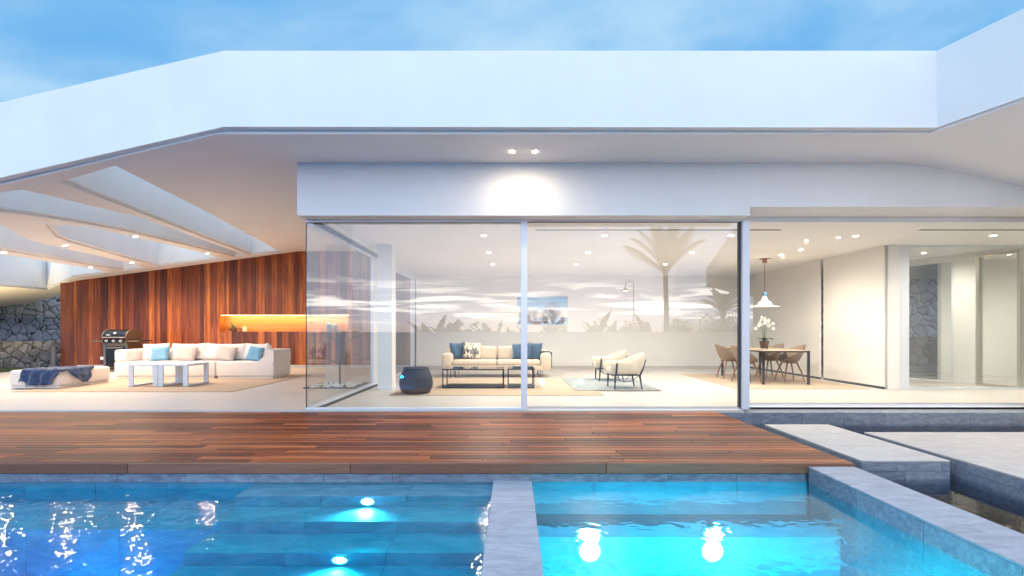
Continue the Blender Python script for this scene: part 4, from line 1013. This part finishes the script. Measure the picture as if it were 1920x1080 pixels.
# orchid
c = Vector((5.74, 11.7, .7265))
e = empty('orchid', c, 'white orchid in a brown pot on the dining table', 'plant')
MB().lathe([(.075, 0), (.105, .17), (.11, .18), (.10, .18), (.095, .16), (.001, .155)], c, 24).build('pot', 'pot', e, 40)
b = MB(); rr = random.Random(6)
for i in range(9):
    a = i*.72+.3; l = rr.uniform(.14, .24); sd_ = Vector((-math.sin(a), math.cos(a), 0)); L = []; Rr = []
    for k in range(6):
        q = k/5; p = c+Vector((math.cos(a)*l*q, math.sin(a)*l*q, .17+.10*math.sin(q*2.4)-.03*q)); wq = .032*math.sin(math.pi*min(1, q*.85+.12)); L.append(p+sd_*wq); Rr.append(p-sd_*wq)
    for k in range(5): b.face([L[k], Rr[k], Rr[k+1], L[k+1]])
solidify(b.build('leaves', 'leaf', e, 60), .004)
heads = []
for i, (dx_, dy_, h_) in enumerate([(-.14, .02, .60), (-.04, -.05, .66), (.06, .04, .64), (.13, -.03, .60)]):
    b = MB(); top_ = c+Vector((dx_, dy_, h_)); b.tube([c+Vector((dx_*.15, dy_*.15, .16)), c+Vector((dx_*.3, dy_*.3, .45)), c+Vector((dx_*.7, dy_*.7, h_*.9)), top_, top_+Vector((dx_*.9, dy_-.03, -.05))], .005, 6); b.build('stem', 'leaf', e, 60)
    for k in range(5): heads.append(c+Vector((dx_*(.7+.15*k)+rr.uniform(-.05, .05), dy_+rr.uniform(-.06, .06), h_+.05-k*.045+rr.uniform(-.02, .02))))
b = MB()
for hpt in heads:
    nrm = Vector((rr.uniform(-.5, .5), -1, rr.uniform(-.3, .3))).normalized(); u = nrm.cross(Vector((0, 0, 1))).normalized(); v = u.cross(nrm)
    for k in range(5):
        a = k*2*math.pi/5; d_ = u*math.cos(a)+v*math.sin(a); s_ = u*-math.sin(a)+v*math.cos(a); r_ = .042
        b.face([hpt, hpt+d_*r_*.6+s_*r_*.42+nrm*.006, hpt+d_*r_+nrm*.002, hpt+d_*r_*.6-s_*r_*.42+nrm*.006])
solidify(b.build('blossoms', 'petal', e), .002)
# pendant
c = Vector((5.80, 11.80, 0))
e = empty('pendant_lamp', (c.x, c.y, 2.80), 'tiered white disc pendant lamp hanging over the dining table', 'lamp')
MB().lathe([(.05, 2.70), (.05, 2.797)], c, 20).build('ceiling_canopy', 'copper', e, 40); MB().box(c.x-.09, c.x+.09, c.y-.09, c.y+.09, 2.785, 2.799).build('mounting_plate', 'copper', e)
MB().tube([(c.x, c.y, 2.70), (c.x, c.y, 2.02)], .007, 6).build('cord', 'copper', e, 60)
MB().lathe([(.03, 1.93), (.042, 1.95), (.042, 2.01), (.03, 2.03)], c, 20).build('socket', 'ceramicb', e, 40)
o = MB().lathe([(.001, 1.825), (.035, 1.84), (.048, 1.875), (.03, 1.92)], c, 16).build('bulb', 'bulb', e, 60)
M['shade'] = plain('opal_glass_shade', (.85, .83, .78), .35); M['shade'].node_tree.nodes['Principled BSDF'].inputs['Transmission Weight'].default_value = 0
o = MB().lathe([(.055, 1.855), (.15, 1.785), (.152, 1.778), (.05, 1.848)], c, 32, cap=False).build('upper_shade', 'shade', e, 60)
o = MB().lathe([(.07, 1.765), (.14, 1.74), (.315, 1.688), (.318, 1.682), (.14, 1.732), (.06, 1.757)], c, 40, cap=False).build('lower_shade', 'shade', e, 60)
pointlight(e, (c.x, c.y, 1.80), 26, (1, .78, .5), .04)
# wall art and small fittings
e = empty('wall_picture', (.90, 15.59, 1.33), 'wide photo print of dark plants against a blue cloudy sky on the back wall', 'picture')
m, t, bsdf = mat('printed_sky'); oc = t.new('ShaderNodeTexCoord').outputs['Object']; s_ = t.new('ShaderNodeSeparateXYZ'); t.put(s_.inputs[0], oc)
nn = t.noise(t.mapv(oc, (1.6, 1, 5)), 1.6, 5, .55); hh = t.m('DIVIDE', s_.outputs[2], .84)
sk = t.ramp(t.m('ADD', hh, t.m('MULTIPLY', t.m('SUBTRACT', nn, .5), .55)), [(0, (.25, .5, .8)), (.18, (.45, .68, .9)), (.28, (.9, .88, .8)), (.5, (.92, .92, .9)), (.62, (.30, .56, .82)), (1, (.10, .34, .68))])
t.put(bsdf.inputs['Base Color'], sk); bsdf.inputs['Roughness'].default_value = .3; M['print'] = m
MB().box(.13, 1.66, 15.57, 15.598, 1.33, 2.18, .003, 1).build('canvas', 'print', e)
b = MB(); rr = random.Random(9); yp = 15.5685
def frond(x, z, a, l, wd):
    for k in range(9):
        q = k/9; px_, pz = x+math.cos(a)*l*q, z+math.sin(a)*l*q
        for s in (-1, 1):
            aa = a+s*1.0; ll = wd*(.35+math.sin(q*2.8))
            pts_ = [(px_, pz), (px_+math.cos(a)*.03, pz+math.sin(a)*.03), (px_+math.cos(aa)*ll+math.cos(a)*.02, pz+math.sin(aa)*ll+math.sin(a)*.02)]
            if all(.135 < p[0] < 1.655 and 1.335 < p[1] < 2.175 for p in pts_): b.face([(p[0], yp, p[1]) for p in pts_])
for (x, z, a, l, wd) in [(.17, 1.345, 1.5, .72, .11), (.2, 1.345, 1.3, .5, .14), (.16, 1.345, 1.2, .3, .12), (.72, 1.36, 2.2, .56, .12), (.74, 1.36, 1.0, .50, .12), (.7, 1.36, 1.7, .40, .16), (.80, 1.36, .6, .30, .12), (.66, 1.36, 2.7, .25, .1), (1.2, 1.35, 1.57, .66, .16), (1.2, 1.35, 1.57, .5, .26), (1.2, 1.35, 1.45, .35, .3), (1.1, 1.345, 2.5, .25, .09), (1.32, 1.345, .6, .25, .09), (.4, 1.345, 1.6, .25, .14), (1.48, 1.345, 1.2, .18, .10), (.55, 1.345, 2.0, .25, .10), (.95, 1.345, 1.4, .22, .12)]: frond(x, z, a, l, wd)
b.box(.62, .84, yp, yp+.0008, 1.336, 1.43); b.build('printed_plants', 'black', e)
o = MB().box(7.02, 7.12, 15.58, 15.599, 1.47, 1.56, .004, 1).build('thermostat', 'black', None, origin='base'); tag(o, 'small black thermostat on the back wall left of the orchid', 'thermostat')
o = MB().box(2.62, 2.72, 15.585, 15.5985, .27, .35, .003, 1).build('wall_socket', 'white', None, origin='base'); tag(o, 'white double socket low on the back wall right of the armchairs', 'socket')
# plant in the court
c = Vector((10.2, 13.6, 0))
e = empty('court_plant', c, 'thin leafy shrub in the court seen beside the hall column', 'plant')
b = MB(); rr = random.Random(12); lf = MB()
for i in range(7):
    tp = c+Vector((rr.uniform(-.35, .35), rr.uniform(-.3, .3), rr.uniform(.8, 1.5))); b.tube([c+Vector((rr.uniform(-.05, .05), 0, 0)), (c+tp)/2+Vector((0, 0, .1)), tp], .008, 5)
    for k in range(22):
        p = c.lerp(tp, rr.uniform(.35, 1.05)); d_ = Vector((rr.uniform(-1, 1), rr.uniform(-1, 1), rr.uniform(-.2, .8))).normalized()*rr.uniform(.07, .14); s_ = d_.cross(Vector((0, 0, 1))).normalized()*.02
        lf.face([p, p+d_*.5+s_, p+d_, p+d_*.5-s_])
b.build('stems', 'bark', e); lf.build('leaves', 'leafg', e)
b = MB(); b.box(8.0, 15.5, 13.0, 15.6, -.2, .06); struct(b.build('court_paving', 'floor'))

# ================================================================== garden behind the viewer (seen mirrored in the glass)
o = MB().box(-60, 18, -7.4, -7.1, -1.5, 1.07).build('garden_wall', 'render', None, origin='base'); tag(o, 'long low white garden wall facing the pool and the sea', 'wall')
def mir(px, py, Yr): return Vector(((px-CX)/F*Yr, 14.86-Yr, H-(py-CY)/F*Yr))   # place whose mirror image is seen at a pixel
def paddle(b, base, a, el, l, wd, rr, bend=.9):
    st = l*.45; pts = []; n = 9
    for k in range(n+1):
        q = k/n; e2 = el-bend*q*q
        pts.append((pts[-1] if pts else Vector(base))+Vector((math.cos(a)*math.cos(e2), math.sin(a)*math.cos(e2), math.sin(e2)))*(l/n if k else 0))
    sd_ = Vector((-math.sin(a), math.cos(a), .25)).normalized()
    for k in range(n):
        w0 = wd*(math.sin(min(1, max(.02, (k/n-.22)/.78))*math.pi)**.7) if k/n > .22 else .012
        w1 = wd*(math.sin(min(1, max(.02, ((k+1)/n-.22)/.78))*math.pi)**.7) if (k+1)/n > .22 else .012
        for s in (-1, 1):
            if rr.random() < .10 and k > 2: continue
            g_ = rr.uniform(.55, .95) if k > 2 else 1
            b.face([pts[k], pts[k].lerp(pts[k+1], .97), pts[k].lerp(pts[k+1], g_)+sd_*s*w1+Vector((0, 0, -w1*.3)), pts[k]+sd_*s*w0+Vector((0, 0, -w0*.3))])
def strel(px, pt, Yr, n, seed, lab):
    rr = random.Random(seed); top_ = mir(px, pt, Yr); c = Vector((top_.x, top_.y, -.1)); hgt = top_.z-c.z
    e = empty('banana_plant', c, lab, 'plant', 'large leaved plants behind the garden wall')
    b = MB()
    for i in range(n):
        a = i*2*math.pi/n+rr.uniform(-.4, .4); el = R(rr.uniform(60, 88)); l = hgt*rr.uniform(.78, 1.12)
        paddle(b, c+Vector((rr.uniform(-.15, .15), rr.uniform(-.15, .15), 0)), a, el, l, l*.11, rr, rr.uniform(.5, 1.3))
    solidify(b.build('leaves', 'leaf', e), .004)
    MB().lathe([(.12, 0), (.10, .6), (.06, 1.0)], c, 10).build('stem', 'leaf', e, 60)
Y_ = 23.0
lst = [(640, 632, 5), (715, 622, 6), (812, 586, 7), (838, 590, 6), (862, 582, 5), (895, 592, 6), (925, 588, 7), (960, 600, 6), (1000, 600, 6), (1045, 605, 6), (1092, 588, 6), (1118, 582, 7), (1145, 588, 6), (1165, 592, 6), (1215, 586, 5), (1290, 592, 5), (1300, 602, 6), (1330, 596, 6), (1360, 590, 6)]
words_ = ['first', 'second', 'third', 'fourth', 'fifth', 'sixth', 'seventh', 'eighth', 'ninth', 'tenth', 'eleventh', 'twelfth', 'thirteenth', 'fourteenth', 'fifteenth', 'sixteenth', 'seventeenth', 'eighteenth', 'nineteenth']
for i, (px, pt, n) in enumerate(lst): strel(px, pt, Y_+(i % 3)*.7, n, 50+i, f'dark paddle leaved plant mirrored in the glass, {words_[i]} from the left behind the garden wall')
# low hedge bushes
def bush(px, pt, Yr, rad, seed, lab):
    rr = random.Random(seed); tp = mir(px, pt, Yr); c = Vector((tp.x, tp.y, -.1)); hgt = tp.z-c.z
    e = empty('bush', c, lab, 'bush', 'bushes behind the garden wall'); b = MB()
    for i in range(900):
        a = rr.uniform(0, 6.283); q = rr.random()**.5; z = rr.random()**.7
        p = c+Vector((math.cos(a)*rad*q*(1-.5*z*z), math.sin(a)*rad*q*.8*(1-.5*z*z), z*hgt*(.9+.12*math.sin(a*3+seed))))
        d_ = Vector((rr.uniform(-1, 1), rr.uniform(-1, 1), rr.uniform(-.3, 1))).normalized()*.16; s_ = d_.cross(Vector((.3, .2, 1))).normalized()*.05
        b.face([p, p+d_*.5+s_, p+d_, p+d_*.5-s_])
    b.build('foliage', 'leaf', e); MB().lathe([(.06, 0), (.04, hgt*.6)], c, 8).build('trunk', 'bark', e)
for i, (px, pt, r_) in enumerate([(660, 624, .9), (1040, 606, 1.0), (1190, 604, 1.1), (1275, 602, 1.0), (1345, 588, 1.3), (1375, 578, 1.3)]): bush(px, pt, 24.5, r_, 80+i, f'dark round bush mirrored in the glass, {words_[i]} from the left')
# palms
def palm(px, pcrown, Yr, nf, fl_, seed, lab, tr=.12, upright=.3):
    rr = random.Random(seed); k = mir(px, pcrown, Yr); c = Vector((k.x, k.y, -.1))
    e = empty('palm_tree', c, lab, 'palm tree'); b = MB(); hgt = k.z-c.z
    b.tube([c, c+Vector((.04, 0, hgt*.5)), k-Vector((0, 0, .3)), k], tr, 12, tr*.8); b.build('trunk', 'bark', e, 60)
    b = MB()
    for i in range(nf):
        a = i*2.4+rr.uniform(-.2, .2); el = R(rr.uniform(35, 65) if i % 3 == 0 else rr.uniform(68, 88)); n = 18; p = k.copy(); bend = rr.uniform(.9, 1.7)*(1-upright*.5)
        prev = p
        for j in range(n):
            q = j/n; e2 = el-bend*q*q*1.2; d_ = Vector((math.cos(a)*math.cos(e2), math.sin(a)*math.cos(e2), math.sin(e2))); p2 = prev+d_*fl_/n
            sd_ = Vector((-math.sin(a), math.cos(a), 0)); ll = fl_*.26*math.sin(math.pi*(.1+.85*q))
            for s in (-1, 1):
                for hf in (0, .25, .5, .75):
                    o_ = prev.lerp(p2, hf); tip = o_+(sd_*s*.75+d_*.7+Vector((0, 0, -.35-.3*q))).normalized()*ll
                    wq = Vector((0, 0, .007))+d_*.010; b.face([o_-wq, o_+wq, tip])
            b.face([prev+sd_*.02, prev-sd_*.02, p2-sd_*.018, p2+sd_*.018]); prev = p2
    b.build('fronds', 'leaf', e)
palm(1249, 512, 24.0, 15, 2.5, 5, 'tall feathery palm mirrored in the middle glass pane', .13, 1.0)
palm(1357, 585, 30, 22, 1.6, 8, 'small fan shaped palm mirrored beside the window post', .15)
# garden shower post with curved neck
c = mir(1189, 625, 21.0); c.z = -.1
e = empty('garden_shower', c, 'slim hooked garden shower mirrored left of the tall palm', 'lamp')
tp = mir(1189, 535, 21.0)
MB().tube([c, (c.x, c.y, tp.z)]+[(c.x-.17+.17*math.cos(a*math.pi/8), c.y, tp.z+.2*math.sin(a*math.pi/8)) for a in range(1, 9)]+[(c.x-.34, c.y, tp.z-.12)], .025, 8).build('post', 'alu', e, 60)
MB().lathe([(.05, .0), (.14, -.08), (.15, -.10), (.001, -.10)], (c.x-.34, c.y, tp.z-.11), 18).build('shower_head', 'alu', e, 40)
MB().lathe([(.001, -.135), (.10, -.125), (.11, -.102)], (c.x-.34, c.y, tp.z-.11), 18).build('lens', 'bulb', e, 40)  # emissive disc put on the shower head for its warm lit look
